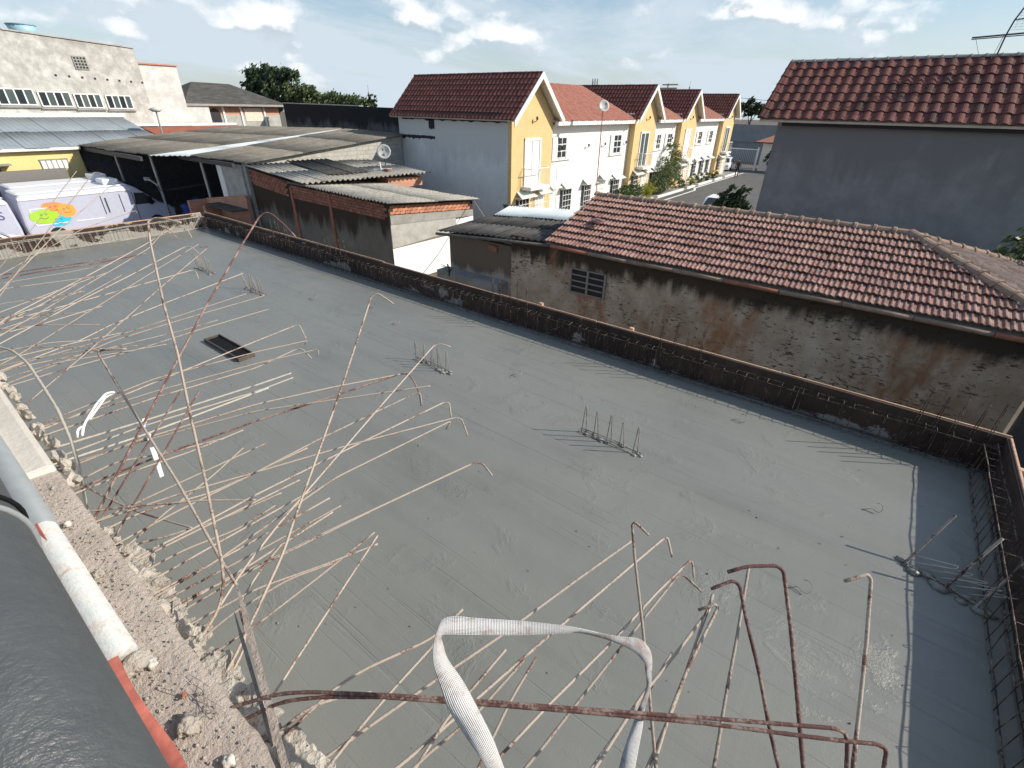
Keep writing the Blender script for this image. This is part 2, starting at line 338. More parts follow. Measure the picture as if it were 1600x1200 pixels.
m_plaster=mat('smooth_plaster',[(.3,(.50,.46,.40)),(.6,(.58,.54,.48)),(.85,(.63,.60,.54))],6,8,.9,.25,40)
m_rubble=mat('broken_concrete',[(.25,(.30,.26,.21)),(.55,(.46,.42,.36)),(.85,(.60,.57,.51))],14,8,.95,.8,60)
def barmat(name,dust,rust,amount):
    m,nt,N,L,p=newmat(name); tc=N.new('ShaderNodeNewGeometry').outputs['Position']
    n=nnode(N,L,tc,9,7,.65,.1); n2=nnode(N,L,tc,120,4,.6)
    f=mapr(N,L,mop(N,L,'ADD',n,mop(N,L,'MULTIPLY',mop(N,L,'SUBTRACT',n2,.5),.5)),.5-amount*.35,.66-amount*.35)
    c=mixc(N,L,f,rust,dust); oi=N.new('ShaderNodeObjectInfo'); h=N.new('ShaderNodeHueSaturation'); L.new(c,h.inputs['Color']); L.new(mapr(N,L,oi.outputs['Random'],0,1,.85,1.15),h.inputs['Value'])
    L.new(h.outputs[0],p.inputs['Base Color']); p.inputs['Roughness'].default_value=.9
    bump(N,L,p,n2,.6,.004); return m
BAR={'sand':barmat('dusty_rebar',(.37,.31,.255),(.14,.075,.055),.52),'rust':barmat('rusty_rebar',(.27,.19,.155),(.11,.05,.04),.16),
     'rustsand':barmat('half_rusty_rebar',(.36,.29,.23),(.11,.055,.04),.42),'cement':barmat('cement_coated_rebar',(.44,.41,.35),(.27,.225,.185),.75)}
m_cage=barmat('cage_steel',(.22,.17,.135),(.04,.02,.016),.12)
m_cagew=barmat('cement_splashed_steel',(.50,.46,.40),(.13,.07,.05),.7)
m_starter=barmat('starter_steel',(.33,.28,.24),(.035,.018,.015),.35)
# ================================================================ SETTING
G=-2.65
struct(MB().add([(-400,-200,G),(300,-200,G),(300,500,G),(-400,500,G)],[(0,1,2,3)]).build('ground',m_earth))
struct(MB().add([(-14.9,20.9,G+.02),(-4.3,20.9,G+.02),(-4.3,84,G+.02),(-14.9,84,G+.02)],[(0,1,2,3)]).build('street',m_asph))
struct(MB().box((-16.6,20.9,G),(-14.9,62,G+.12)).build('pavement',m_pave))
for a,b in (((-14.16,24),(-14.16,45.2)),((-14.16,45.2),(-14.62,46.6)),((-14.62,46.6),(-14.62,63)),((-14.62,63),(-6,64))):
    d=Vector((b[0]-a[0],b[1]-a[1],0)).normalized(); n=Vector((-d.y,d.x,0))*.09
    A=Vector((a[0],a[1],G+.026)); B=Vector((b[0],b[1],G+.026))
    struct(MB().add([A-n,B-n,B+n,A+n],[(0,1,2,3)]).build('road_marking',m_line))
y=27
while y<61:
    L=random.uniform(1.6,2.6)
    o=MB().box((-15.02,y,G+.02),(-14.86,y+L,G+.2)).build('kerb_stone',m_line,None,bev=.02); struct(o); y+=L+random.choice([.02,.02,.9])
# ---------------------------------------------------------------- slab under construction
def slab():
    nx,ny=240,110; x0,x1,y0,y1=-16.78,1.78,-.6,6.5; vs=[]
    hole=(-8.2,-7.13,2.66,2.88)
    for j in range(ny+1):
        for i in range(nx+1):
            x=x0+(x1-x0)*i/nx; y=y0+(y1-y0)*j/ny
            z=.008*noise.noise(Vector((x*.7,y*.9,1)))+.003*noise.noise(Vector((x*.9+y*1.6,y*5-x*1.4,4)))+.0012*noise.noise(Vector((x*4,y*6,7)))
            vs.append((x,y,z))
    fs=[]
    for j in range(ny):
        for i in range(nx):
            a=j*(nx+1)+i; fs.append((a,a+1,a+nx+2,a+nx+1))
    n=len(vs); vs+=[(x0,y0,-.25),(x1,y0,-.25),(x1,y1,-.25),(x0,y1,-.25)]
    fs.append((n,n+3,n+2,n+1))
    def edge(idx,a,b): 
        fs.append(tuple(idx)+(b,a))
    edge(list(range(nx,-1,-1)),n+1,n) if False else fs.append(tuple(range(nx,-1,-1))+(n,n+1))
    fs.append(tuple(range(ny*(nx+1),(ny+1)*(nx+1)))+(n+2,n+3))
    o=MB().add(vs,fs).build('concrete_slab',m_slab,None,True); struct(o)
    return o
slab()
struct(MB().box((-16.6,.3,G),(1.6,6.3,-.27)).build('lower_storey_wall',m_cement))
struct(MB().box((-7.5,-3.2,G),(4.5,-.03,1.70)).build('upper_building_wall',m_cement))
# boards edging the slab: panels, top rails, cage steel
def formwork(label,A,B,inward,h=.455,seed=1,gap=.03,pm=None):
    """A->B along the inside foot; inward = unit vector toward the slab"""
    rnd=random.Random(seed); A=Vector(A); B=Vector(B); d=(B-A); Lg=d.length; d.normalize(); out=-Vector(inward); up=Vector((0,0,1))
    th=thing('edge_formwork',label,'formwork',A,'formwork round the slab edge')
    s=0
    def bx(s0,s1,o0,o1,z0,z1):
        return MB().hexa([A+d*s0+out*o0+up*z0,A+d*s1+out*o0+up*z0,A+d*s1+out*o1+up*z0,A+d*s0+out*o1+up*z0,A+d*s0+out*o0+up*z1,A+d*s1+out*o0+up*z1,A+d*s1+out*o1+up*z1,A+d*s0+out*o1+up*z1])
    while s<Lg-.05:
        e=min(Lg,s+rnd.uniform(1.9,2.4)); k=rnd.uniform(-.006,.006)
        bx(s+.004,e-.004,gap+k,gap+.018+k,-.25,h-.02+rnd.uniform(-.01,.012)).build('form_panel',pm or m_hollow,th); s=e
    s=0
    while s<Lg-.05:
        e=min(Lg,s+rnd.uniform(1.6,3.4)); k=rnd.uniform(0,.012)
        o=bx(s+.006,e-.006,gap+.02+k,gap+.042+k,h-.14,h+rnd.uniform(-.008,.012)); o.build('top_rail',m_wood,th,bev=.004); s=e
    s=.5
    while s<Lg-.3:
        bx(s,s+.06,gap+.075,gap+.13,-1.2,h-.02+rnd.choice([-.05,-.03,-.04,-.06,-.03,.04])).build('upright_brace',m_wood,th); s+=rnd.uniform(1.3,1.9)
    return th,A,d,out,Lg
def cage(label,A,B,inward,seed,mat_,gap=.17,step=.15,h=.35,splash=0):
    rnd=random.Random(seed); A=Vector(A); B=Vector(B); d=(B-A); Lg=d.length; d.normalize(); out=-Vector(inward); up=Vector((0,0,1))
    th=thing('beam_cage',label,'rebar cage',A,'beam cages along the slab edge')
    A=A-out*.15
    def P(s,o,z): return A+d*s+out*o+up*z
    for z in (.03,h):
        for o in (.025,gap-.03):
            pts=[P(s,o+rnd.uniform(-.006,.006),z+rnd.uniform(-.008,.008)) for s in [Lg*k/24 for k in range(25)]]
            MB().tube(pts,.0055,5).build('long_bar',mat_,th)
    # one stirrup mesh, copied along the beam
    base=[Vector((0,.015,-.06)),Vector((0,.015,h+.012)),Vector((0,gap-.02,h+.012)),Vector((0,gap-.02,-.06))]
    me=MB().tube(fillet([base[0]]+base[1:],.02,2),.0030,4).mesh('stirrup')
    me.materials.append(mat_); rot=Matrix((tuple(d),tuple(out),(0,0,1))).transposed()
    s=.08
    while s<Lg-.05:
        o=link('stirrup',me,th); o.matrix_basis=Matrix.Translation(P(s,0,rnd.uniform(-.014,.012)))@(rot@Matrix.Rotation(rnd.uniform(-.07,.07),3,'X')@Matrix.Rotation(rnd.uniform(-.09,.09),3,'Y')).to_4x4(); s+=step*rnd.uniform(.8,1.2)
    return th
LB=((-16.74,6.47,0),(1.80,6.47,0)); RBm=((1.72,6.497,0),(1.72,-.1,0)); LE=((-16.72,6.44,0),(-16.72,-.5,0))
formwork('dark wet plywood edge form with pale timber rail along the neighbour side',*LB,(0,-1,0),seed=3)
formwork('dark plywood edge form at the right end of the slab',*RBm,(-1,0,0),seed=5)
formwork('plywood edge form at the far left end of the slab before the vans',*LE,(1,0,0),seed=8,pm=m_hollow_lime)
cage('long rusty stirrup cage along the neighbour side of the slab',*LB,(0,-1,0),11,m_cage)
cage('rusty stirrup cage at the right end of the slab',*RBm,(-1,0,0),12,m_cage)
cage('cement-splashed stirrup cage at the far left end before the vans',*LE,(1,0,0),13,m_cagew)
# upright starter stirrups: rows of five hairpins standing in the slab
def hairpins(name,label,x0,x1,y,h,n=5,mat_=None,z=0,loops=True,lean=.02,width=.055,r=.0045):
    rnd=random.Random(int(x0*100)+n); th=thing(name,label,'starter bars',(x0,y,z),'starter stirrup rows')
    for k in range(n):
        x=x0+(x1-x0)*k/(n-1); l=rnd.uniform(-lean,lean); l2=rnd.uniform(-lean,lean); hh=h*rnd.uniform(.93,1.04)
        pts=fillet([(x-width/2,y,z-.06),(x+l-width*.12,y+l2,z+hh),(x+l+width*.12,y+l2,z+hh),(x+width/2,y+.03,z-.06)],.012,2)
        MB().tube(pts,r,5).build('stirrup',mat_ or m_starter,th,True)
    if loops:
        for dy in (-.03,.05): MB().tube([(x0-.06,y+dy,z+.012),((x0+x1)/2,y+dy+.01,z+.02),(x1+.06,y+dy,z+.008)],.005,5).build('tie_bar',m_starter,th,True)
        mb=MB()
        for k in range(14):
            x=rnd.uniform(x0-.06,x1+.08); q=rnd.uniform(.015,.045); mb.blob((x,y+rnd.uniform(-.06,.07),z+.002),(q*1.4,q,q*.6),k,1,.4)
        mb.build('concrete_crumbs',m_slab,th,True,kind='stuff')
    return th
hairpins('stirrup_row','row of thin starter stirrups furthest away near the left parapet',-12.55,-11.85,4.4,.36,6,BAR['sand'],0,True,.05)
hairpins('stirrup_row','row of pale starter stirrups left of the tall crooked rebar tip',-10.25,-9.6,4.4,.34,6,BAR['sand'],0,True,.05)
hairpins('stirrup_row','row of dark starter stirrups in the slab centre beside a bent bar tip',-5.08,-4.45,4.38,.33)
hairpins('stirrup_row','row of five starter stirrups alone in the open slab, right of centre',-2.12,-1.45,4.32,.37)
# the same rows where the cross beams meet the neighbour-side cage
for i,(x0,x1) in enumerate(((-12.6,-11.9),(-10.35,-9.6),(-5.25,-4.5),(-2.25,-1.5),(.98,1.62))):
    hairpins('stirrup_row','starter stirrups poking above the neighbour-side form, %s of five from the left'%['first','second','third','fourth','fifth'][i],x0,x1,6.42,.80 if i<4 else .84,5,m_cage,-.02,False,.03,.05,.004)
# big projecting bars and hairpins in the shade at the right end
th=thing('bar_bundle','bundle of dark projecting bars and loose hairpins in the shade at right','starter bars',(1.3,4.35,0))
for k,(x,y,dx,dy,L) in enumerate([(1.10,4.42,.22,.36,.62),(1.36,4.28,.24,.34,.68),(1.56,4.22,.2,.32,.62)]):
    MB().tube(resample([Vector((x-.05,y-.08,-.05)),Vector((x+dx*.3,y+dy*.3,L*.35)),Vector((x+dx*.75,y+dy*.75,L*.72))],.02),.011,7,.06).build('thick_bar',m_starter,th,True)
for k in range(5):
    x=1.14+.09*k; y=4.42-.03*k
    MB().tube(fillet([(x,y,.02),(x+.25,y+.02,.10+.012*k),(x+.27,y+.06,.11),(x+.02,y+.09,.03)],.01,2),.0042,5).build('hairpin',m_cagew,th,True)
MB().tube([(1.05,4.36,.02),(1.35,4.27,.03),(1.7,4.16,.02)],.006,5).build('tie_bar',m_starter,th,True)
mb=MB()
for k in range(26):
    q=random.uniform(.015,.05); t=random.random(); mb.blob((1.02+.68*t,4.36-.2*t+random.uniform(-.05,.05),.004),(q*1.5,q,q*.6),k,1,.4)
mb.build('concrete_crumbs',m_slab,th,True,kind='stuff')
# black timber box set on the closed slab
th=thing('opening_box','black timber box forming a small opening in the grey slab','form box',(-7.66,2.77,0))
m_tarwood=flat('tarred_timber',(.09,.075,.062),.9,var=.3)
def obx(a,b): return MB().box(a,b)
obx((-8.22,2.65,-.05),(-7.10,2.665,.06)).build('side_board',m_tarwood,th); obx((-8.22,2.885,-.05),(-7.10,2.90,.06)).build('side_board',m_tarwood,th)
obx((-8.22,2.667,-.05),(-8.205,2.883,.058)).build('end_board',m_tarwood,th); obx((-7.115,2.667,-.05),(-7.10,2.883,.058)).build('end_board',m_tarwood,th)
obx((-8.19,2.67,-.02),(-7.13,2.88,.032)).build('hole_shade_sheet',m_black,th)  # black sheet paints the dark of a hole; no hole is cut
# tie-wire snips sticking out of the fresh concrete
for i,(x,y,l) in enumerate([(.83,4.97,'wire loop sticking out of the slab near the right shadow edge'),(.42,3.52,'wire loop in the slab left of the right shadow edge, nearer the camera'),(-.66,5.78,'curved wire end in the slab beside the long form shadow'),(-3.55,4.95,'wire loop in the slab right of the central stirrup row'),(-7.35,5.35,'small wire snip far out on the slab by the long form'),(-8.6,4.9,'small wire snip on the slab left of the steep bent rebar'),(-6.35,5.1,'wire snip with pale splash on the slab before the long form')]):
    r=.035+.01*(i%3); pts=[(x-.12,y-.06,.0),(x-.05,y-.02,.03)]+[(x+r*math.cos(t),y+r*math.sin(t),.05+.03*math.sin(t)) for t in [k*.7-2 for k in range(7)]]
    o=MB().tube(pts,.0035,4).build('tie_wire',m_starter,None,True); tag(o,l,'wire')
# scattered mortar crumbs on the slab
mb=MB(); rr=random.Random(5)
for k in range(240):
    x=rr.uniform(-12,1.2); y=rr.uniform(.4,6.2); q=rr.uniform(.002,.007)*(1.5 if rr.random()<.06 else 1)
    mb.blob((x,y,.006),(q*1.4,q,q*.7),k%9,1,.5)
mb.build('mortar_crumbs',m_slab,None,True,kind='stuff')['label']='tiny mortar crumbs strewn over the fresh slab'
# ================================================================ ROOF COVERINGS
def corr(parent,p00,p10,p11,p01,mat_,pitch=.18,amp=.025,sheet=1.06,th=.008,name='roof_sheet',jit=.012,seed=0,nv=1):
    """corrugated sheets; ridges run p00->p01, waves go p00->p10"""
    rnd=random.Random(seed); P=[Vector(p) for p in (p00,p10,p11,p01)]
    def at(u,v): return P[0]*(1-u)*(1-v)+P[1]*u*(1-v)+P[2]*u*v+P[3]*(1-u)*v
    nrm=(P[1]-P[0]).cross(P[3]-P[0]).normalized(); nrm=nrm if nrm.z>0 else -nrm
    Lu=((P[1]-P[0]).length+(P[2]-P[3]).length)/2; ns=max(1,round(Lu/sheet))
    for k in range(ns):
        for row in range(nv):
            v0=row/nv-(0.0 if row==0 else .02); v1=(row+1)/nv; u0=k/ns-.0; u1=(k+1)/ns+.004
            n=max(6,int(Lu/ns/pitch*6)); off=rnd.uniform(0,jit)+.012*(k%2)+.012*row; sk=rnd.uniform(-.012,.012)*(1 if v0<=0 else .3)
            top=[];bot=[]
            for i in range(n+1):
                u=u0+(u1-u0)*i/n; w=amp*math.sin(2*math.pi*(u*Lu)/pitch)+off
                for v in (v0+sk,v1+sk*.5): top.append(at(u,v)+nrm*w); bot.append(at(u,v)+nrm*(w-th))
            m=len(top); fs=[(2*i,2*i+2,2*i+3,2*i+1) for i in range(n)]+[(m+2*i,m+2*i+1,m+2*i+3,m+2*i+2) for i in range(n)]
            fs+=[(2*i,m+2*i,m+2*i+2,2*i+2) for i in range(n)]+[(2*i+1,2*i+3,m+2*i+3,m+2*i+1) for i in range(n)]+[(0,1,m+1,m),(2*n,m+2*n,m+2*n+1,2*n+1)]
            MB().add(top+bot,fs).build(name,mat_,parent,True)
def tilemesh(name,w,l,style,mat_,lo=.03):
    prof={'french':[(0,0),(.06,.012),(.14,.024),(.22,.024),(.30,.008),(.40,.004),(.50,.010),(.58,.024),(.68,.024),(.76,.008),(.9,.003),(1,.0)],
          'roman':[(0,.0),(.10,.022),(.25,.036),(.40,.036),(.54,.022),(.64,.003),(.8,-.004),(.93,-.002),(1,.004)]}[style]
    n=len(prof); vs=[]
    for (x,z) in prof: vs.append((x*w*1.02,0,z+lo))
    for (x,z) in prof: vs.append((x*w*1.02,l,z+.004))
    for (x,z) in prof: vs.append((x*w*1.02,0,z+lo-.02))
    for (x,z) in prof: vs.append((x*w*1.02,l,z-.014))
    fs=[(i,i+1,n+i+1,n+i) for i in range(n-1)]+[(2*n+i,2*n+i+1,i+1,i) for i in range(n-1)]+[(2*n+i,3*n+i,3*n+i+1,2*n+i+1) for i in range(n-1)]
    fs+=[(0,n,3*n,2*n),(n-1,3*n-1,4*n-1,2*n-1)]
    me=MB().add(vs,fs).mesh(name); me.materials.append(mat_); return me
def tileroof(parent,o,u,s,nu,ns,w,ex,me,keep=None,jit=.004,seed=1,alt=None,limit=300,order=None):
    """o = eave corner, u along the eave, s up the slope"""
    rnd=random.Random(seed); o=Vector(o); u=Vector(u).normalized(); s=Vector(s).normalized(); n=u.cross(s).normalized()
    M0=Matrix((tuple(u),tuple(s),tuple(n))).transposed().to_4x4(); cells=[]
    for j in range(ns):
        for i in range(nu):
            if keep and not keep(i*w+w/2,(j+.5)*ex): continue
            cells.append((j,i))
    if order: cells.sort(key=order)
    extra=MB()
    for k,(j,i) in enumerate(cells):
        p=o+u*(i*w+rnd.uniform(-jit,jit))+s*(j*ex+rnd.uniform(-jit*1.5,jit*1.5))+n*rnd.uniform(0,.006)
        mw=Matrix.Translation(p)@M0@Matrix.Rotation(rnd.uniform(-.012,.012),4,'Z')
        m=alt if alt is not None and rnd.random()<.09 else me
        if k<limit:
            q=link('tile',m); q.matrix_basis=mw; par(q,parent)
        else: extra.add([mw@v.co for v in m.vertices],[tuple(f.vertices) for f in m.polygons])
    if extra.v: extra.build('tiles_beyond',me.materials[0],parent,kind='stuff')
def caps(parent,A,B,n,r,mat_,flare=1.25,name='ridge_cap'):
    A=Vector(A); B=Vector(B); d=(B-A)/n; dn=d.normalized(); side=dn.cross(Vector((0,0,1))).normalized(); up=side.cross(dn)
    mb=MB(); k=7; vs=[]
    for t,rad in ((-.04,r*flare),(.12,r*flare*.98),(.16,r),(1.0,r*.95)):
        for a in range(k+1):
            g=math.pi*a/k; vs.append(dn*(t*d.length)+side*math.cos(g)*rad+up*(math.sin(g)*rad*.75))
    fs=[(q*(k+1)+a,q*(k+1)+a+1,(q+1)*(k+1)+a+1,(q+1)*(k+1)+a) for q in range(3) for a in range(k)]+[tuple(range(k,-1,-1))]
    me=mb.add(vs,fs).mesh(name); me.materials.append(mat_)
    for i in range(n):
        o=link(name,me); o.matrix_basis=Matrix.Translation(A+d*i+up*random.uniform(-.004,.006)); par(o,parent)
def gablewall(mb,x,y0,y1,z0,ze,zp,t=.2):
    ym=(y0+y1)/2; mb.prism([(y0,z0),(y1,z0),(y1,ze),(ym,zp),(y0,ze)],0,x-t,x); return mb
# ================================================================ TERRACE OF OCHRE AND WHITE HOUSES
FX=-16.0; WX=-16.4
def window_upper(par_,x,y0,y1,z0,z1,shut=True):
    w=MB().box((x+.002,y0,z0),(x+.03,y1,z1)).build('window',m_glass,par_)
    mb=MB(); t=.045
    for a,b in ((y0,y0+t),(y1-t,y1),((y0+y1)/2-t/2,(y0+y1)/2+t/2)): mb.box((x+.02,a,z0),(x+.06,b,z1))
    for k in range(4): z=z0+(z1-z0-t)*k/3; mb.box((x+.022,y0,z),(x+.058,y1,z+t))
    mb.build('window_frame',m_trim,w)
    if shut:
        for a,b in ((y0-.48,y0-.02),(y1+.02,y1+.48)):
            s=MB().box((x+.03,a,z0-.03),(x+.07,b,z1+.03)).build('shutter',m_trim,par_)
            q=MB()
            for k in range(9):
                z=z0+(z1-z0)*(k+.3)/9; q.box((x+.068,a+.05,z),(x+.078,b-.05,z+.05))
            q.build('louvre',m_trim,s)
    MB().box((x,y0-.55,z0-.11),(x+.12,y1+.55,z0-.05)).build('window_sill',m_trim,par_)
def grille_window(par_,x,y0,y1,z0,z1,door=False,fine=True):
    w=MB().box((x+.002,y0,z0),(x+.02,y1,z1)).build('door' if door else 'window',m_trim if door else m_glass,par_)
    mb=MB(); o=x+.22; r=.016
    n=max(3,int((y1-y0)/.28))
    for k in range(n+1): y=y0+(y1-y0)*k/n; mb.cyl((o,y,z0-.05),(o,y,z1),r,4)
    for k in range(5): z=z0+(z1-z0)*k/4; mb.cyl((o,y0,z),(o,y1,z),r,4)
    for y in (y0,y1):
        for z in (z0,z1): mb.cyl((x,y,z),(o,y,z),r,4)
    mb.build('security_grille',m_trim,w)
    # little pitched iron canopy
    c=MB(); za=z1+.08; ym=(y0+y1)/2; a=y0-.12; b=y1+.12; xo=x+.5
    for p,q in (((x,a+.2,za+.28),(x,b-.2,za+.28)),((xo,a,za),(xo,b,za)),((x,a+.2,za+.28),(xo,a,za)),((x,b-.2,za+.28),(xo,b,za)),((x,ym,za+.28),(xo,ym,za)),((x,a,za),(xo,a,za)),((x,b,za),(xo,b,za))): c.cyl(p,q,.02,4)
    c.slab([(xo,a,za+.012),(xo,b,za+.012),(x,b-.2,za+.29),(x,a+.2,za+.29)],.008)
    c.build('canopy',m_canopy,w)
m_canopy=flat('pale_green_sheet',(.62,.66,.62),.4)
m_soffit=flat('cream_soffit',(.60,.56,.48),.7)
def lampette(p,x,y,z):
    MB().tube([(x,y,z),(x+.14,y,z+.02),(x+.2,y+.02,z+.12)],.02,5).blob((x+.2,y+.02,z+.17),(.07,.07,.10),3,1,.1).build('wall_lamp',m_darkmetal,p,True)
def gable_house(label,yc,depth,first=False,detail=True,seed=0,doorg=False):
    hw=1.85; y0,y1=yc-hw,yc+hw; th=thing('ochre_gable_house',label,'house',(FX,yc,G),'ochre gabled houses in the terrace'); ze=2.95; zp=4.72; sl=(4.85-2.83)/2.2
    xb=FX-depth
    gablewall(MB(),FX,y0,y1,G,ze,zp,.22).build('gable_wall',m_yellow,th)
    MB().box((xb,y0,G),(FX-.222,y0+.2,3.02)).build('side_wall',m_h1wall if first else m_yellow,th)
    MB().box((xb,y1-.2,G),(FX-.222,y1,3.02)).build('side_wall',m_white,th)
    MB().box((xb,y0+.2,G),(xb+.2,y1-.2,3.0)).build('back_wall',m_white,th)
    # roof decks
    xr0=xb-.35; xr1=FX+.45; e=2.2; zr=4.85; zz=2.83
    for sgn in (-1,1):
        a=[(xr0,yc+sgn*e,zz),(xr1,yc+sgn*e,zz),(xr1,yc,zr),(xr0,yc,zr)]
        if sgn>0: a=a[::-1]
        MB().slab(a,.06).build('roof_deck',m_soffit,th)
    for sgn in (-1,1): # barge boards
        MB().hexa([(xr1+.005,yc+sgn*(e+.05),zz-.27),(xr1+.05,yc+sgn*(e+.05),zz-.27),(xr1+.05,yc,zr-.22),(xr1+.005,yc,zr-.22),(xr1+.005,yc+sgn*(e+.05),zz+.03),(xr1+.05,yc+sgn*(e+.05),zz+.03),(xr1+.05,yc,zr+.08),(xr1+.005,yc,zr+.08)]).build('barge_board',m_trim,th)
    # tiles on the visible slope
    s=Vector((0,e,zr-zz)); w=.25; nu=int((xr1-xr0)/w); ns=8; ex=s.length/ns
    if first:
        tileroof(th,(xr0,yc-e-.04,zz+.01),(1,0,0),s,nu,ns,w,ex,tm_dark,seed=seed)
    else:
        mb=MB(); rnd=random.Random(seed); o=Vector((xr0,yc-e-.04,zz+.01)); sn=s.normalized(); nn=Vector((1,0,0)).cross(sn)
        M0=Matrix(((1,0,0),tuple(sn),tuple(nn))).transposed().to_4x4()
        for j in range(ns):
            for i in range(nu):
                mw=Matrix.Translation(o+Vector((i*w,0,0))+sn*(j*ex)+nn*rnd.uniform(0,.008))@M0; mb.add([mw@v.co for v in tm_dark.vertices],[tuple(f.vertices) for f in tm_dark.polygons])
        mb.build('roof_tiles',m_tiledark,th,kind='stuff')
    MB().slab([(xr0,yc+e,zz+.03),(xr0,yc,zr+.03),(xr1,yc,zr+.03),(xr1,yc+e,zz+.03)],.02).build('far_roof_slope',m_tiledark,th)
    caps(th,(xr0,yc,zr+.02),(xr1,yc,zr+.02),26,.09,m_tiledark,1.1)
    MB().box((xr0+.5,y0-.16,3.02),(FX-.5 if first else FX-.1,y0-.003,3.16)).build('gutter',m_gutter if first else m_trim,th)
    # balcony and door
    d0,d1=yc-.78,yc+.72
    dr=MB().box((FX+.002,d0+.1,-.25),(FX+.02,d1-.1,1.92)).build('balcony_door',m_glassg if doorg else m_white,th)
    mb=MB()
    for a,b in ((d0,d0+.12),(d1-.12,d1)): mb.box((FX+.004,a,-.25),(FX+.06,b,2.02))
    mb.box((FX+.005,d0,1.9),(FX+.062,d1,2.02)); mb.box((FX+.006,(d0+d1)/2-.05,-.25),(FX+.05,(d0+d1)/2+.05,1.9)); mb.build('door_frame',m_trim,dr)
    bl=MB().box((FX,d0-.15,-.42),(FX+.62,d1+.15,-.26)).build('balcony_floor',m_trim,th)
    r=MB(); xo=FX+.58
    for p,q in (((xo,d0-.1,.62),(xo,d1+.1,.62)),((FX,d0-.1,.62),(xo,d0-.1,.62)),((FX,d1+.1,.62),(xo,d1+.1,.62))): r.cyl(p,q,.022,5)
    for k in range(9): y=d0-.1+(d1-d0+.2)*k/8; r.cyl((xo,y,-.26),(xo,y,.62),.013,4)
    for k in range(1,4):
        for y in (d0-.1,d1+.1): r.cyl((FX+.58*k/4,y,-.26),(FX+.58*k/4,y,.62),.013,4)
    r.build('balcony_railing',m_trim,bl)
    lampette(th,FX,yc,2.75)
    grille_window(th,FX,yc-1.4,yc-.2,-2.0,-.85); grille_window(th,FX,yc+.35,yc+1.3,-2.5,-.8,True)
    return th
tm_dark=tilemesh('tile_dark',.25,.42,'roman',m_tiledark)
def white_house(label,y0,y1,depth,wins,gf,seed=0,roofx=5.4):
    th=thing('white_terrace_house',label,'house',(WX,(y0+y1)/2,G),'white houses in the terrace'); xb=WX-depth
    MB().box((xb,y0,G),(WX,y1,2.62)).build('wall',m_white,th)
    MB().box((WX-.05,y0,2.55),(WX+.52,y1,2.62)).build('soffit',m_soffit,th)
    MB().box((WX+.5,y0,2.56),(WX+.6,y1,2.78)).build('fascia',m_trim,th)
    e=Vector((WX+.56,y0,2.76)); rx=e.x-4.6; rz=2.76+4.6*.44
    MB().slab([(e.x,y0,2.75),(e.x,y1,2.75),(rx,y1,rz),(rx,y0,rz)],.08).build('roof_deck',m_soffit,th)
    MB().slab([(rx,y0,rz),(rx,y1,rz),(rx-4.6,y1,2.75),(rx-4.6,y0,2.75)],.08).build('far_roof_slope',m_tilelight,th)
    s=Vector((-4.6,0,rz-2.75)); w=.25; nu=int((y1-y0)/w); ns=int(s.length/.36); ex=s.length/ns; mb=MB(); rnd=random.Random(seed); sn=s.normalized(); u=Vector((0,1,0)); nn=u.cross(sn); 
    M0=Matrix((tuple(u),tuple(sn),tuple(nn))).transposed().to_4x4()
    for j in range(ns):
        for i in range(nu):
            mw=Matrix.Translation(e+u*(i*w+rnd.uniform(-.008,.008))+sn*(j*ex-.05+rnd.uniform(-.012,.012))+nn*rnd.uniform(0,.014))@M0; mb.add([mw@v.co for v in tm_dark.vertices],[tuple(f.vertices) for f in tm_dark.polygons])
    mb.build('roof_tiles',m_tilelight,th,kind='stuff')
    for (a,b,z0,z1) in wins: window_upper(th,WX,a,b,z0,z1)
    for g in gf: grille_window(th,WX,*g)
    lampette(th,WX,(y0+y1)/2-1.5,1.25); lampette(th,WX,(y0+y1)/2+1.6,1.25)
    return th
gable_house('ochre gabled house with grey side wall, nearest of the terrace',22.95,8.2,True,seed=21)
gable_house('second ochre gabled house of the terrace, behind the dish pole',37.2,8.2,seed=22,doorg=True)
gable_house('third ochre gabled house of the terrace',46.3,8.2,seed=23)
gable_house('farthest ochre gabled house at the end of the terrace',57.9,8.2,seed=24,doorg=True)
white_house('white terrace house with shuttered windows, nearest, left of the dish pole',24.82,30.6,8,[(25.9,26.9,.85,1.95)],[(26.6,27.9,-2.2,-.9),(25.1,25.9,-2.5,-.75,True),(29.2,30.4,-2.2,-.9)],31)
white_house('white terrace house with shuttered windows, right of the dish pole',30.62,35.33,8,[(33.0,34.1,.75,1.9)],[(31.4,32.5,-2.5,-.8,True),(33.3,34.6,-2.2,-.95)],32)
white_house('narrow white house between the second and third ochre gables',39.08,44.42,8,[(42.6,43.6,.7,1.75),(40.4,41.2,.7,1.75)],[(40.2,41.3,-2.1,-.95),(42.2,43.3,-2.1,-.95)],33)
white_house('white house between the third and last ochre gables',48.18,56.02,8,[(50.2,51.2,.7,1.75),(53.4,54.4,.7,1.75)],[(50.0,51.2,-2.1,-.8),(52.2,53.4,-2.1,-.8),(54.2,55.2,-2.1,-.8)],34)
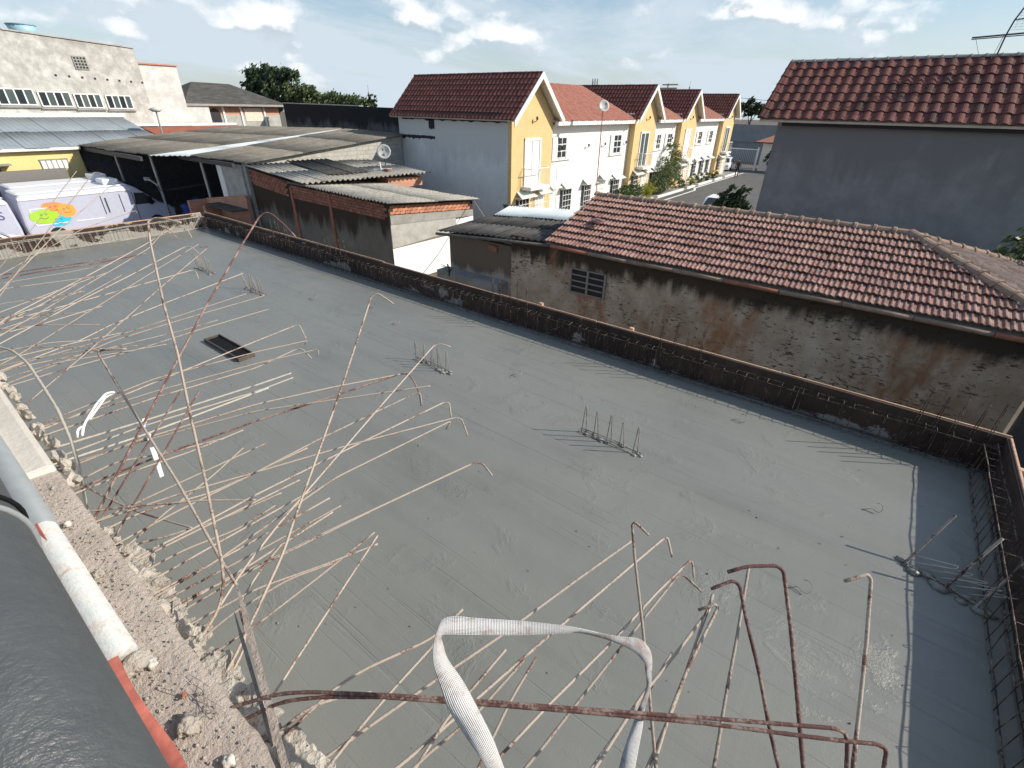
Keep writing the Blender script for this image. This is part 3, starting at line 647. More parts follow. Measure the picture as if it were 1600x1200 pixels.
# peeled patches on the first side wall
for i,(a,b,c,d,l) in enumerate([(-24.0,-21.3,1.80,1.93,'black peeled strip low on the grey side wall'),(-23.9,-16.3,2.74,2.86,'long black peeled strip under the gutter of the grey side wall'),(-21.75,-21.3,2.3,2.8,'short black drip patch on the grey side wall')]):
    rnd=random.Random(i); n=26; top=[(a+(b-a)*k/n,d+rnd.uniform(-.02,.02)) for k in range(n+1)]; bot=[(a+(b-a)*k/n,c-rnd.uniform(0,.10)*(1 if rnd.random()<.5 else .2)) for k in range(n+1)]
    vs=[(x,21.093,z) for x,z in bot]+[(x,21.093,z) for x,z in top]; o=MB().add(vs,[(k,k+1,n+2+k,n+1+k) for k in range(n)]).build('peeled_patch',m_peel); tag(o,l,'peeled patch')
# garden wall before the terrace
th=thing('garden_wall','low grimy white garden wall before the first ochre house','wall',(-12.6,20.6,G)); MB().box((-16.0,20.5,G),(-8.6,20.7,-1.02)).build('wall_body',m_parapet,th); MB().box((-16.02,20.46,-1.018),(-8.58,20.74,-.96)).build('coping',m_asb_dark,th)
# ================================================================ BIG HOUSE ON THE RIGHT
th=thing('grey_walled_house','big house with blank slate grey wall and red tiled roof on the right','house',(2,17.5,G))
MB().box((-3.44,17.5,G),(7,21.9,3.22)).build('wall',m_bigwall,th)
e,zz,zr,yc=17.25,3.2,4.72,19.65; xr0=-3.92; xr1=7.2
MB().slab([(xr0,e,zz),(xr1,e,zz),(xr1,yc,zr),(xr0,yc,zr)],.06).build('roof_deck',m_soffit,th)
MB().slab([(xr0,yc,zr),(xr1,yc,zr),(xr1,22.05,zz),(xr0,22.05,zz)],.06).build('far_roof_slope',m_tiledark,th)
tm_big=tilemesh('tile_big',.28,.42,'roman',m_tiledark)
m_tileblack=mat('mossy_black_tile',[(.2,(.03,.016,.014)),(.5,(.07,.03,.024)),(.85,(.13,.05,.036))],5,8,.8,.3,50,rand=.15)
tm_bigb=tilemesh('tile_big_black',.28,.42,'roman',m_tileblack)
s=Vector((0,yc-e,zr-zz)); tileroof(th,(xr0,e-.05,zz+.02),(1,0,0),s,int((xr1-xr0)/.28),7,.28,s.length/7,tm_big,seed=4,alt=tm_bigb,jit=.008)
caps(th,(xr0,yc,zr+.03),(xr1,yc,zr+.03),36,.10,m_cement,1.2)
caps(th,(xr0+.02,e-.02,zz+.05),(xr0+.02,yc,zr+.05),7,.08,m_tiledark,1.15,'verge_tile')
MB().box((-3.3,17.36,3.06),(7.1,17.497,3.2)).build('gutter',m_gutter,th)
MB().box((-3.44,17.47,3.222),(0.3,17.5,3.05)).build('wall_capping',m_cement,th)
# aerial on its ridge
th=thing('roof_aerial','tall mesh dish aerial on the right house ridge','antenna',(.94,19.6,4.7))
MB().tube([(.93,19.6,4.68),(.94,19.55,5.2),(.98,19.5,5.5),(1.06,19.45,5.75)],.018,6).build('mast',m_darkmetal,th)
MB().cyl((.28,19.5,5.17),(1.9,19.6,5.26),.02,5).cyl((.28,19.56,5.14),(1.9,19.66,5.22),.012,5).build('boom',m_darkmetal,th)
mb=MB(); mb.tube([(.98,19.5,5.5),(1.4,19.55,5.55),(1.9,19.6,5.52)],.014,5); mb.tube([(1.06,19.45,5.75),(1.5,19.5,5.9),(1.95,19.6,5.9)],.01,5); mb.cyl((.36,19.5,5.16),(.62,19.6,4.7),.005,4); mb.cyl((.9,19.5,5.2),(.86,19.6,4.75),.005,4)
mb.build('stay',m_darkmetal,th)
g=MB()
for k in range(9):
    t=k/8; g.cyl((1.0+.06*t,19.5-.05*t,5.3+.45*t),(1.9,19.6,5.32+.55*t),.003,3)
for k in range(9): x=1.05+.85*k/8; g.cyl((x,19.5+.1*k/8,5.32),(x,19.5+.1*k/8,5.78+.1*k/8),.003,3)
g.build('mesh_reflector',m_metal,th)
# ================================================================ OLD HOUSE WITH CLAY TILES (NEXT PLOT)
th=thing('old_tiled_house','old house with peeling stained wall and hipped clay tile roof','house',(-2.3,12.2,G))
ze,zr=.58,1.36; ye,yr=9.82,12.2; xl=-6.35; xh=.45; xe=2.85; yb=14.55
MB().box((-7.55,10.02,G),(2.62,10.22,.56)).build('front_wall',m_oldwall,th)
MB().box((2.42,10.225,G),(2.62,14.3,.56)).build('end_wall',m_oldwall,th); MB().box((xl+.1,14.1,G),(2.40,14.3,.56)).build('back_wall',m_oldwall,th)
gablewall(MB(),xl+.3,10.225,14.09,G,.6,1.25).build('gable_wall',m_oldwall,th)
MB().slab([(xl,ye,ze),(xe,ye,ze),(xh,yr,zr),(xl,yr,zr)],.05).build('roof_deck',m_greywood,th)
MB().slab([(xe,ye,ze),(xe,yb,ze),(xh,yr,zr)][0:3]+[(xh-.001,yr-.001,zr)],.05).build('hip_deck',m_greywood,th)
MB().slab([(xl,yr,zr),(xh,yr,zr),(xe,yb,ze),(xl,yb,ze)],.05).build('far_roof_slope',m_tile,th)
tm_clay=tilemesh('tile_clay',.19,.36,'french',m_tile,.058)
s=Vector((0,yr-ye,zr-ze)); SL=s.length
tileroof(th,(xl-.02,ye-.06,ze+.02),(1,0,0),s,48,9,.19,SL/9,tm_clay,keep=lambda a,b: a+xl<xe-(xe-xh)*b/SL+.05,seed=9,jit=.009)
# hip end
tm_hip=tilemesh('tile_hip',.19,.36,'french',mat('lichen_tile',[(.25,(.13,.085,.07)),(.5,(.24,.18,.15)),(.75,(.34,.28,.24))],6,8,.9,.3,50,rand=.12),.045)
s2=Vector((-(xe-xh),0,zr-ze)); S2=s2.length; tileroof(th,(xe+.04,ye,ze+.02),(0,1,0),s2,25,9,.19,S2/9,tm_hip,keep=lambda a,b: (yr-ye)*b/S2-.05<a<(yb-ye)-(yb-yr)*b/S2+.05,seed=10)
m_cap=mat('lichen_cap',[(.2,(.16,.10,.07)),(.5,(.27,.19,.14)),(.85,(.36,.29,.23))],6,7,.9,.3,50,rand=.12)
caps(th,(xl-.03,yr,zr+.05),(xh+.05,yr,zr+.05),21,.10,m_cap,1.28); caps(th,(xe+.05,ye-.05,ze+.06),(xh,yr,zr+.06),11,.115,m_cap,1.28,'hip_cap'); caps(th,(xe+.05,yb+.05,ze+.06),(xh,yr,zr+.06),11,.085,m_cap,1.28,'hip_cap')
for k in range(9): # eave gutter lengths
    x0=xl+.2+k*1.0; MB().tube([(x0,ye-.10,ze-.02-.006*(k%3)),(x0+.99,ye-.10,ze-.02-.006*((k+1)%3))],.045,8).build('eave_gutter',m_cap if k%4 else m_brickdark,th,True)
w=MB().box((-5.70,10.0,-.52),(-4.78,10.015,.06)).build('window',m_dark,th)
mb=MB()
for a in (-5.72,-5.26,-4.80): mb.box((a,9.96,-.55),(a+.05,10.01,.08))
for k in range(5): z=-.53+.145*k; mb.box((-5.66,9.965+.01*(k%2),z),(-4.82,9.995,z+.03))
mb.build('louvre_frame',m_greywood,w)
# loose tile lying on the slope
o=link('loose_tile',tm_clay); o.matrix_basis=Matrix.Translation((-5.4,10.6,.99))@Matrix.Rotation(R_(18),4,'X')@Matrix.Rotation(R_(60),4,'Z'); tag(o,'loose clay tile lying askew low on the old roof','tile')
# ---------------- lean-to on its left
th=thing('lean_to_shed','plastered lean-to with blackened corrugated roof joined to the old house','shed',(-8.7,11.3,G))
MB().box((-9.83,10.08,G),(-7.553,10.24,.24)).build('front_wall',m_shedcwall,th); MB().box((-9.83,10.245,G),(-9.65,12.4,.24)).build('side_wall',m_shedcwall,th)
MB().box((-9.95,9.62,G),(-7.7,10.075,-.72)).build('plinth',m_cement,th)
corr(th,(-10.12,9.86,.30),(-5.98,9.86,.62),(-6.42,12.5,.64),(-10.2,12.6,.36),m_asb_dark,seed=2,nv=2,amp=.02)
corr(th,(-10.0,12.3,.42),(-6.6,12.3,.66),(-6.9,13.7,.70),(-10.6,13.9,.42),m_palesheet,.12,.012,1.4,seed=3)
MB().tube([(-10.1,9.83,.24),(-8,9.83,.40),(-6.0,9.83,.55)],.04,7).build('eave_pipe',m_asbestos,th,True)
MB().box((-8.35,10.02,.02),(-8.05,10.077,.18)).build('bare_brick',m_brickdark,th)
# ================================================================ BRICK SHEDS
def bricks(parent,o,u,L,rows,bw,bh,mat_,nrm,seed=1,slope=0.0):
    """single bricks laid in courses; o = top left corner; rows go down"""
    rnd=random.Random(seed); u=Vector(u); n=Vector(nrm); o=Vector(o); me=MB()
    a=Vector((0,0,0)); b=u*(bw-.014)+Vector((0,0,-(bh-.014)))
    ax=abs(u.x)>.5
    me.hexa([tuple(u*p+n*q+Vector((0,0,z))) for z in (-(bh-.014),0) for p,q in ((0,-.03),(bw-.014,-.03),(bw-.014,.022),(0,.022))]); m=me.mesh('brick'); m.materials.append(mat_)
    for j in range(rows):
        s=-(bw/2 if j%2 else 0)
        while s<L-.05:
            if s>=-.001 and s+bw<=L+.02:
                q=link('brick',m); q.matrix_basis=Matrix.Translation(o+u*(s+rnd.uniform(-.004,.004))+Vector((0,0,-j*bh+slope*(s+bw/2)))+n*rnd.uniform(0,.008)); par(q,parent)
            s+=bw
th=thing('brick_shed','brick shed with speckled corrugated roof and white lower wall','shed',(-17.6,13.9,G))
MB().hexa([(-20.75,11.72,G),(-14.42,11.72,G),(-14.42,16.3,G),(-20.75,16.3,G),(-20.75,11.72,.38),(-14.42,11.72,.28),(-14.42,16.3,-.10),(-20.75,16.3,-.02)]).build('wall',m_shedwall,th)
bricks(th,(-20.6,11.715,.36),(1,0,0),6.15,5,.24,.105,m_brickdark,(0,-1,0),3,-.0165)
bricks(th,(-14.42,11.78,.245),(0,1,0),4.4,3,.24,.105,m_brick,(1,0,0),4,-.083)
MB().hexa([(-14.42,11.75,-.42),(-14.385,11.75,-.42),(-14.385,16.28,-.72),(-14.42,16.28,-.72),(-14.42,11.75,-.09),(-14.385,11.75,-.09),(-14.385,16.28,-.46),(-14.42,16.28,-.46)]).build('render_band',m_cement,th)
MB().hexa([(-14.42,11.74,-1.28),(-14.40,11.74,-1.28),(-14.40,15.2,-1.18),(-14.42,15.2,-1.18),(-14.42,11.74,-.425),(-14.40,11.74,-.425),(-14.40,15.2,-.655),(-14.42,15.2,-.655)]).build('grey_panel',m_block,th)
m_limewash=flat('limewash',(.86,.86,.84),.8,var=.02)
MB().box((-14.41,11.73,G),(-14.394,16.29,-1.30)).box((-14.412,15.205,-1.299),(-14.396,16.29,-.73)).build('limewashed_panel',m_limewash,th)
for x in (-20.7,-18.0): MB().box((x,11.66,G),(x+.16,11.718,.3)).build('pillar',m_brickdark,th)
corr(th,(-20.75,11.55,.47),(-14.15,11.55,.37),(-14.15,16.45,-.05),(-21.1,16.2,.07),m_asb_light,.2,.034,seed=5,nv=2)
MB().tube([(-14.3,16.2,-.05),(-12.6,15.2,-.65),(-11.3,14.2,-.9)],.02,6).build('stay_pole',m_greywood,th)
th=thing('rear_shed','brick shed with ribbed grey roof against the block wall','shed',(-21.9,15,G))
MB().hexa([(-23.95,11.73,G),(-20.76,11.73,G),(-20.76,18.4,G),(-23.95,18.4,G),(-23.95,11.73,.80),(-20.76,11.73,.52),(-20.76,18.4,.30),(-23.95,18.4,.62)]).build('wall',m_shedwall,th)
bricks(th,(-23.9,11.725,.74),(1,0,0),3.1,6,.24,.105,m_brickdark,(0,-1,0),6,-.085)
MB().hexa([(-20.758,16.35,-.2),(-19.9,16.35,-.2),(-19.9,18.6,-.2),(-20.758,18.6,-.2),(-20.758,16.35,.36),(-19.9,16.35,.30),(-19.9,18.6,.18),(-20.758,18.6,.26)]).build('brick_extension',m_brickwall,th)
corr(th,(-24.0,11.5,.92),(-24.0,18.5,.72),(-19.5,18.9,.40),(-19.3,11.5,.55),m_asb_light,.26,.045,1.06,seed=6,nv=2)
corr(th,(-23.9,13.6,.955),(-23.9,15.8,.90),(-20.2,15.6,.60),(-20.2,13.4,.66),m_asb_dark,.26,.045,seed=16)
# dish and aerial standing on that roof
th=thing('satellite_dish','round satellite dish on the ribbed shed roof by the dark wall','satellite dish',(-21.9,17.9,.6))
def dish(th,c,r,nrm,mat_):
    c=Vector(c); n=Vector(nrm).normalized(); a=n.orthogonal().normalized(); b=n.cross(a); vs=[c-n*.25*r]; k=20
    for q in range(1,5):
        t=q/4
        for i in range(k): g=2*math.pi*i/k; vs.append(c+(a*math.cos(g)+b*math.sin(g))*(r*t)+n*(.25*r*(t*t-1)))
    fs=[(0,1+i,1+(i+1)%k) for i in range(k)]+[(1+q*k+i,1+(q+1)*k+i,1+(q+1)*k+(i+1)%k,1+q*k+(i+1)%k) for q in range(3) for i in range(k)]
    o=MB().add(vs,fs).build('dish',mat_,th,True); m=o.modifiers.new('s','SOLIDIFY'); m.thickness=.015
    MB().tube([c-n*.2*r-b*r*.6,c+n*.75*r],.012,5).blob(c+n*.78*r,(.04,.04,.06),1,1,.1).build('feed_arm',m_darkmetal,th)
m_dish=flat('pale_dish_paint',(.50,.50,.47),.5)
dish(th,(-21.95,17.95,1.28),.36,(.8,-.9,.45),m_dish); MB().cyl((-21.9,17.95,.45),(-21.95,17.95,1.2),.025,6).build('mast',m_darkmetal,th)
th=thing('roof_aerial','small white aerial lying over the ribbed shed roof edge','antenna',(-20.6,16.6,.45))
MB().cyl((-20.6,16.6,.42),(-20.7,16.6,.95),.03,5).build('mast',m_white,th); MB().cyl((-20.95,16.4,.62),(-20.2,16.9,.66),.025,5).cyl((-20.7,16.35,.52),(-20.5,16.8,.55),.02,4).build('arm',m_white,th); MB().box((-20.45,16.6,.55),(-20.1,16.75,.66)).build('amplifier_box',m_brickdark,th)
# ================================================================ CARPORT WORKSHOP
th=thing('carport_workshop','open dark workshop under wide corrugated roofs behind the vans','workshop',(-31,15,G))
corr(th,(-39.5,9.35,1.04),(-30.0,9.9,1.04),(-30.0,21.3,1.97),(-38.6,18.6,1.88),m_asbestos,.18,.03,1.1,seed=7,nv=3)
corr(th,(-28.4,11.1,1.04),(-23.75,11.5,1.02),(-23.75,21.05,1.90),(-29.4,21.2,1.98),m_asbestos,.18,.03,1.1,seed=8,nv=3)
corr(th,(-30.05,9.95,1.02),(-28.3,11.05,1.02),(-29.3,21.2,1.90),(-30.1,21.2,1.90),m_palesheet,.18,.02,.9,seed=9,nv=4)
m_intwall=flat('dark_inner_wall',(.12,.122,.13),.9,var=.3)  # mottled dark grey for the workshop's inner walls
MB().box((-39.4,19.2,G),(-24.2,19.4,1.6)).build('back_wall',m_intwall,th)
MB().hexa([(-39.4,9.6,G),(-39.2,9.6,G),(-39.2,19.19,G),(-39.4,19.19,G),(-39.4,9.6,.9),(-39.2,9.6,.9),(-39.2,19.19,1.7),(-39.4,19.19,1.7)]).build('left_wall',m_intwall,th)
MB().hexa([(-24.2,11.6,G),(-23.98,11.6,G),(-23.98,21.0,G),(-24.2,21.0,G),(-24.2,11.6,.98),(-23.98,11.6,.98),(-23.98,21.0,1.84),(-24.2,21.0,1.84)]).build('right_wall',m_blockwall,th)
MB().box((-26.0,11.5,G),(-24.21,11.65,.90)).build('front_panel',m_block,th); MB().box((-26.5,11.45,G),(-26.02,11.6,.92)).build('door_jamb',m_white,th)
MB().box((-34.2,15.0,G),(-27.8,15.2,1.2)).build('inner_partition',m_intwall,th)
for (x,y,h) in ((-36.4,10.4,.95),(-31.5,10.5,.92),(-27.9,11.4,.95)): MB().cyl((x,y,G),(x,y,h),.07,8).build('post',m_metal,th)
MB().box((-39.3,9.55,.78),(-30.1,9.68,.98)).build('eave_beam',m_darkmetal,th); MB().box((-29.9,11.2,.80),(-24.3,11.3,.98)).build('eave_beam',m_darkmetal,th)
th=thing('workshop_lamp','bent floodlight arm fixed under the middle workshop eave','lamp',(-31.2,10.45,-.3)); MB().tube([(-31.45,10.42,-.8),(-31.2,10.3,-.5),(-31.3,10.1,-.25),(-31.55,10.05,-.2)],.05,6).build('arm',m_metal,th); MB().box((-31.75,9.95,-.28),(-31.45,10.15,-.12)).build('lamp_head',m_metal,th)
th=thing('blue_tarpaulin','blue tarpaulin heap on the ground inside the workshop','tarpaulin',(-31,11.7,G)); MB().blob((-31.2,11.8,G+.5),(1.0,.7,.75),4,3,.5).build('cloth',flat('blue_tarp',(.02,.05,.22),.5),th,True)
th=thing('brick_pen','low unplastered orange brick pen beside the workshop front','brick wall',(-26.5,10.8,G))
MB().box((-28.3,10.4,G),(-28.1,11.4,-.95)).build('end_wall',m_brickwall,th); MB().hexa([(-28.098,11.25,G),(-23.9,11.25,G),(-23.9,11.42,G),(-28.098,11.42,G),(-28.098,11.25,-.9),(-23.9,11.25,-.35),(-23.9,11.42,-.35),(-28.098,11.42,-.9)]).build('back_wall',m_brickwall,th)
MB().box((-26.9,10.5,G),(-26.7,11.24,-1.05)).build('cross_wall',m_brickwall,th); MB().box((-26.0,10.2,G),(-22.6,10.35,-1.45)).build('block_wall',m_blockwall,th); MB().box((-26.698,10.52,-1.0),(-23.92,11.24,-.94)).build('loose_sheet',m_asb_dark,th)
# ================================================================ LEFT SIDE BUILDINGS
th=thing('tall_white_building','tall grimy white building with a row of aluminium windows','building',(-48,6,G))
MB().prism([(-10,G),(16.1,G),(16.1,6.42),(9,6.85),(-10,7.6)],0,-55,-45).build('wall',m_leftwall,th)
MB().box((-45.02,4,6.93),(-44.9,9.2,7.25)).build('roof_edge',m_tilelight,th)
MB().hexa([(-45.1,9.5,6.82),(-44.93,9.5,6.82),(-44.93,16.1,6.43),(-45.1,16.1,6.43),(-45.1,9.5,6.90),(-44.93,9.5,6.90),(-44.93,16.1,6.5),(-45.1,16.1,6.5)]).build('coping',m_block,th)
for (a,b,z0,z1) in ((6.1,7.85,3.05,3.95),(8.0,9.75,3.0,3.83),(9.98,11.55,2.93,3.72),(11.78,13.2,2.87,3.64),(13.5,14.95,2.83,3.60)):
    w=MB().box((-44.998,a,z0),(-44.97,b,z1)).build('window',m_glass,th)
    for k in range(4):
        y0=a+(b-a)*k/4; MB().box((-44.968,y0+.02,z0+.03),(-44.955,y0+(b-a)/4-.02,z1-.03)).build('pane',m_glassg if k%2 else m_glass,w)
    mb=MB()
    for k in range(5): y=a+(b-a)*k/4; mb.box((-44.96,y-.035,z0),(-44.93,y+.035,z1))
    mb.box((-44.961,a,z0-.04),(-44.928,b,z0+.03)); mb.box((-44.961,a,z1-.03),(-44.928,b,z1+.04)); mb.build('window_frame',m_trim,w)
    MB().box((-44.99,a-.1,z0-.16),(-44.86,b+.1,z0-.07)).build('window_sill',m_cement,th)
v=MB().box((-44.995,12.45,5.05),(-44.98,13.15,5.72)).build('vent_block',m_dark,th); mb=MB()
for k in range(5): mb.box((-44.979,12.42+.17*k,5.02),(-44.95,12.48+.17*k,5.75)); mb.box((-44.978,12.42,5.02+.17*k),(-44.951,13.16,5.08+.17*k))
mb.build('vent_grid',m_cement,v)
for k in range(8): MB().box((-44.99,11.2+.68*k,4.60-.03*k),(-44.96,11.3+.68*k,4.70-.03*k)).build('beam_socket',m_dark,th)
th=thing('water_tank','pale blue water tank on the tall white building roof','water tank',(-47,10.7,6.8)); MB().tube([(-47,10.95,6.7),(-47,10.95,7.28)],[.55,.72],20).build('tank_body',flat('tank_blue',(.30,.48,.56),.4),th,True); MB().tube([(-47,10.95,7.29),(-47,10.95,7.34)],[.76,.74],20).build('tank_lid',flat('tank_lid_blue',(.18,.32,.38),.4),th,True)
th=thing('white_annex','plain white annex stepping down from the tall building','building',(-47,17.5,G)); MB().box((-52,16.12,G),(-45.2,18.6,5.55)).build('wall',m_leftwall2,th); MB().box((-52,16.12,5.553),(-45.1,18.7,5.64)).build('coping',m_brick,th); MB().box((-49,18.62,G),(-45.5,20.3,3.2)).build('low_wall',m_leftwall2,th)
th=thing('grey_roofed_house','yellow house with blue-grey sheet roof before the tall building','house',(-41,6,G))
corr(th,(-38.3,-4,1.02),(-38.3,14.0,1.0),(-44.95,13.9,2.32),(-44.95,-4,2.35),m_bluegrey,.25,.010,1.0,seed=12,name='roof_sheet',nv=2)
MB().box((-44.9,-4,G),(-38.6,9.35,1.0)).build('wall',flat('pale_yellow_paint',(.74,.60,.26),.8,var=.05),th)
MB().box((-38.4,-4,.86),(-38.28,9.4,1.0)).build('gutter',m_trim,th); MB().box((-44.97,-4,2.32),(-44.8,14.2,2.55)).build('flashing',m_trim,th)
w=MB().box((-38.598,7.45,-.1),(-38.57,8.65,.38)).build('window',m_white,th); mb=MB()
for k in range(6): mb.box((-38.568,7.45+.24*k-.02,-.1),(-38.55,7.45+.24*k+.02,.38))
mb.box((-38.57,7.4,.36),(-38.545,8.7,.42)); mb.build('window_frame',m_cement,w)
MB().box((-38.6,5.0,.22),(-38.1,6.15,.30)).build('door_canopy',m_cement,th); MB().box((-38.598,5.1,-2.6),(-38.57,5.7,.2)).build('door',m_dark,th)
th=thing('boundary_wall','grimy grey boundary wall between the vans and the yellow house','wall',(-36.6,3,G)); MB().box((-36.7,-6,G),(-36.5,8.0,.10)).build('wall_body',m_parapet,th)
th=thing('hip_roofed_house','brick and plaster house with dark hipped roof at left horizon','house',(-49,22.5,G))
MB().box((-53,18.9,G),(-46,26.4,3.2)).build('wall',m_brickwall,th); MB().box((-46,20.4,G),(-45.97,26.4,2.45)).build('render_dado',m_block,th)
for y in (21.5,22.95,24.95): MB().box((-45.998,y,G),(-45.9,y+.14,3.19)).build('pilaster',m_trim,th)
MB().prism([(20.45,1.9),(21.3,1.9),(21.3,2.55),(21.15,2.8),(20.88,2.92),(20.6,2.8),(20.45,2.55)],0,-45.999,-45.95).build('arched_window',m_dark,th)
MB().box((-45.999,23.3,1.95),(-45.94,24.8,2.95)).build('cream_panel',flat('cream_board',(.75,.62,.5),.8),th)
mb=MB().add([(-45.4,18.5,3.2),(-45.4,27.0,3.2),(-53.6,27.0,3.2),(-53.6,18.5,3.2),(-49.5,21.2,4.75),(-49.5,24.3,4.70)],[(0,1,5,4),(1,2,5),(2,3,4,5),(3,0,4),(3,2,1,0)]); mb.build('roof',m_asb_dark,th)
MB().box((-45.42,18.5,3.05),(-45.36,27,3.198)).build('eave_board',m_cement,th)
th=thing('mould_blackened_wall','long mould-blackened concrete wall left of the terrace','wall',(-36.5,26.2,G)); MB().hexa([(-44.4,26.0,G),(-27.5,26.0,G),(-27.5,26.3,G),(-44.4,26.3,G),(-44.4,26.0,3.32),(-27.5,26.0,3.17),(-27.5,26.3,3.17),(-44.4,26.3,3.32)]).build('wall_body',m_mould,th); MB().hexa([(-44.45,25.96,3.325),(-34,25.96,3.24),(-34,26.34,3.24),(-44.45,26.34,3.325),(-44.45,25.96,3.38),(-34,25.96,3.29),(-34,26.34,3.29),(-44.45,26.34,3.38)]).build('coping',m_block,th)
th=thing('red_roofed_shed','low shed with rusty red roof beyond the workshop','shed',(-42.5,17.5,G)); MB().slab([(-40.6,14.6,1.2),(-39.6,21.5,1.45),(-44.2,21.5,1.75),(-44.2,14.8,1.7)],.06).build('roof',mat('rusty_sheet',[(.3,(.24,.07,.04)),(.7,(.34,.12,.07))],2,6,.8,.1,20),th); MB().box((-44.1,15,G),(-40.8,21,1.15)).build('wall',m_block,th); MB().box((-44.95,14.2,1.76),(-44.3,21.6,1.9)).build('flashing',m_trim,th)
# lamp post with mushroom head
th=thing('mushroom_lamp','lamp post with mushroom head before the white annex','lamp post',(-40,14.4,G)); MB().cyl((-40,14.35,G),(-40,14.5,2.75),.05,7).build('post',m_metal,th); MB().tube([(-40,14.5,2.72),(-40,14.5,2.86),(-40,14.5,2.98)],[.2,.42,.1],12).build('lamp_shade',m_dish,th,True)
# dish on a slender pole before the white terrace
th=thing('pole_dish','satellite dish on a slender brown pole before the white terrace','satellite dish',(-14.4,27.3,G)); MB().tube([(-14.4,27.5,G),(-14.4,27.3,3.35)],.03,7).build('pole',m_brickdark,th); dish(th,(-14.35,27.3,3.55),.30,(.75,-.6,.35),m_dish)
# ================================================================ VEHICLES
m_vanside=flat('lilac_van_paint',(.47,.485,.59),.35,var=.05); m_vanwhite=flat('white_van_paint',(.78,.78,.80),.35,var=.03); m_tyre=flat('tyre',(.02,.02,.021),.8); m_rim=flat('wheel_rim',(.35,.35,.36),.4,.5)
def wheel(p,c,r,w,ax=0):
    a=list(c); b=list(c); a[ax]-=w/2; b[ax]+=w/2
    t=MB().cyl(a,b,r,20).build('tyre',m_tyre,p,False,.02); a[ax]-=.006; b[ax]+=.006; MB().cyl(a,b,r*.6,14).build('rim',m_rim,t)
def letters(th,text,at,size):
    cu=bpy.data.curves.new('t','FONT'); cu.body=text; cu.size=size; cu.extrude=.003; to=bpy.data.objects.new('t',cu); COL.objects.link(to); dg=bpy.context.evaluated_depsgraph_get(); me=bpy.data.meshes.new_from_object(to.evaluated_get(dg)); bpy.data.objects.remove(to)
    me.materials.clear(); me.materials.append(flat('purple_lettering',(.10,.075,.2),.5)); o=link('lettering',me); o.matrix_basis=Matrix(((0,0,1,at[0]),(1,0,0,at[1]),(0,1,0,at[2]),(0,0,0,1))); par(o,th)
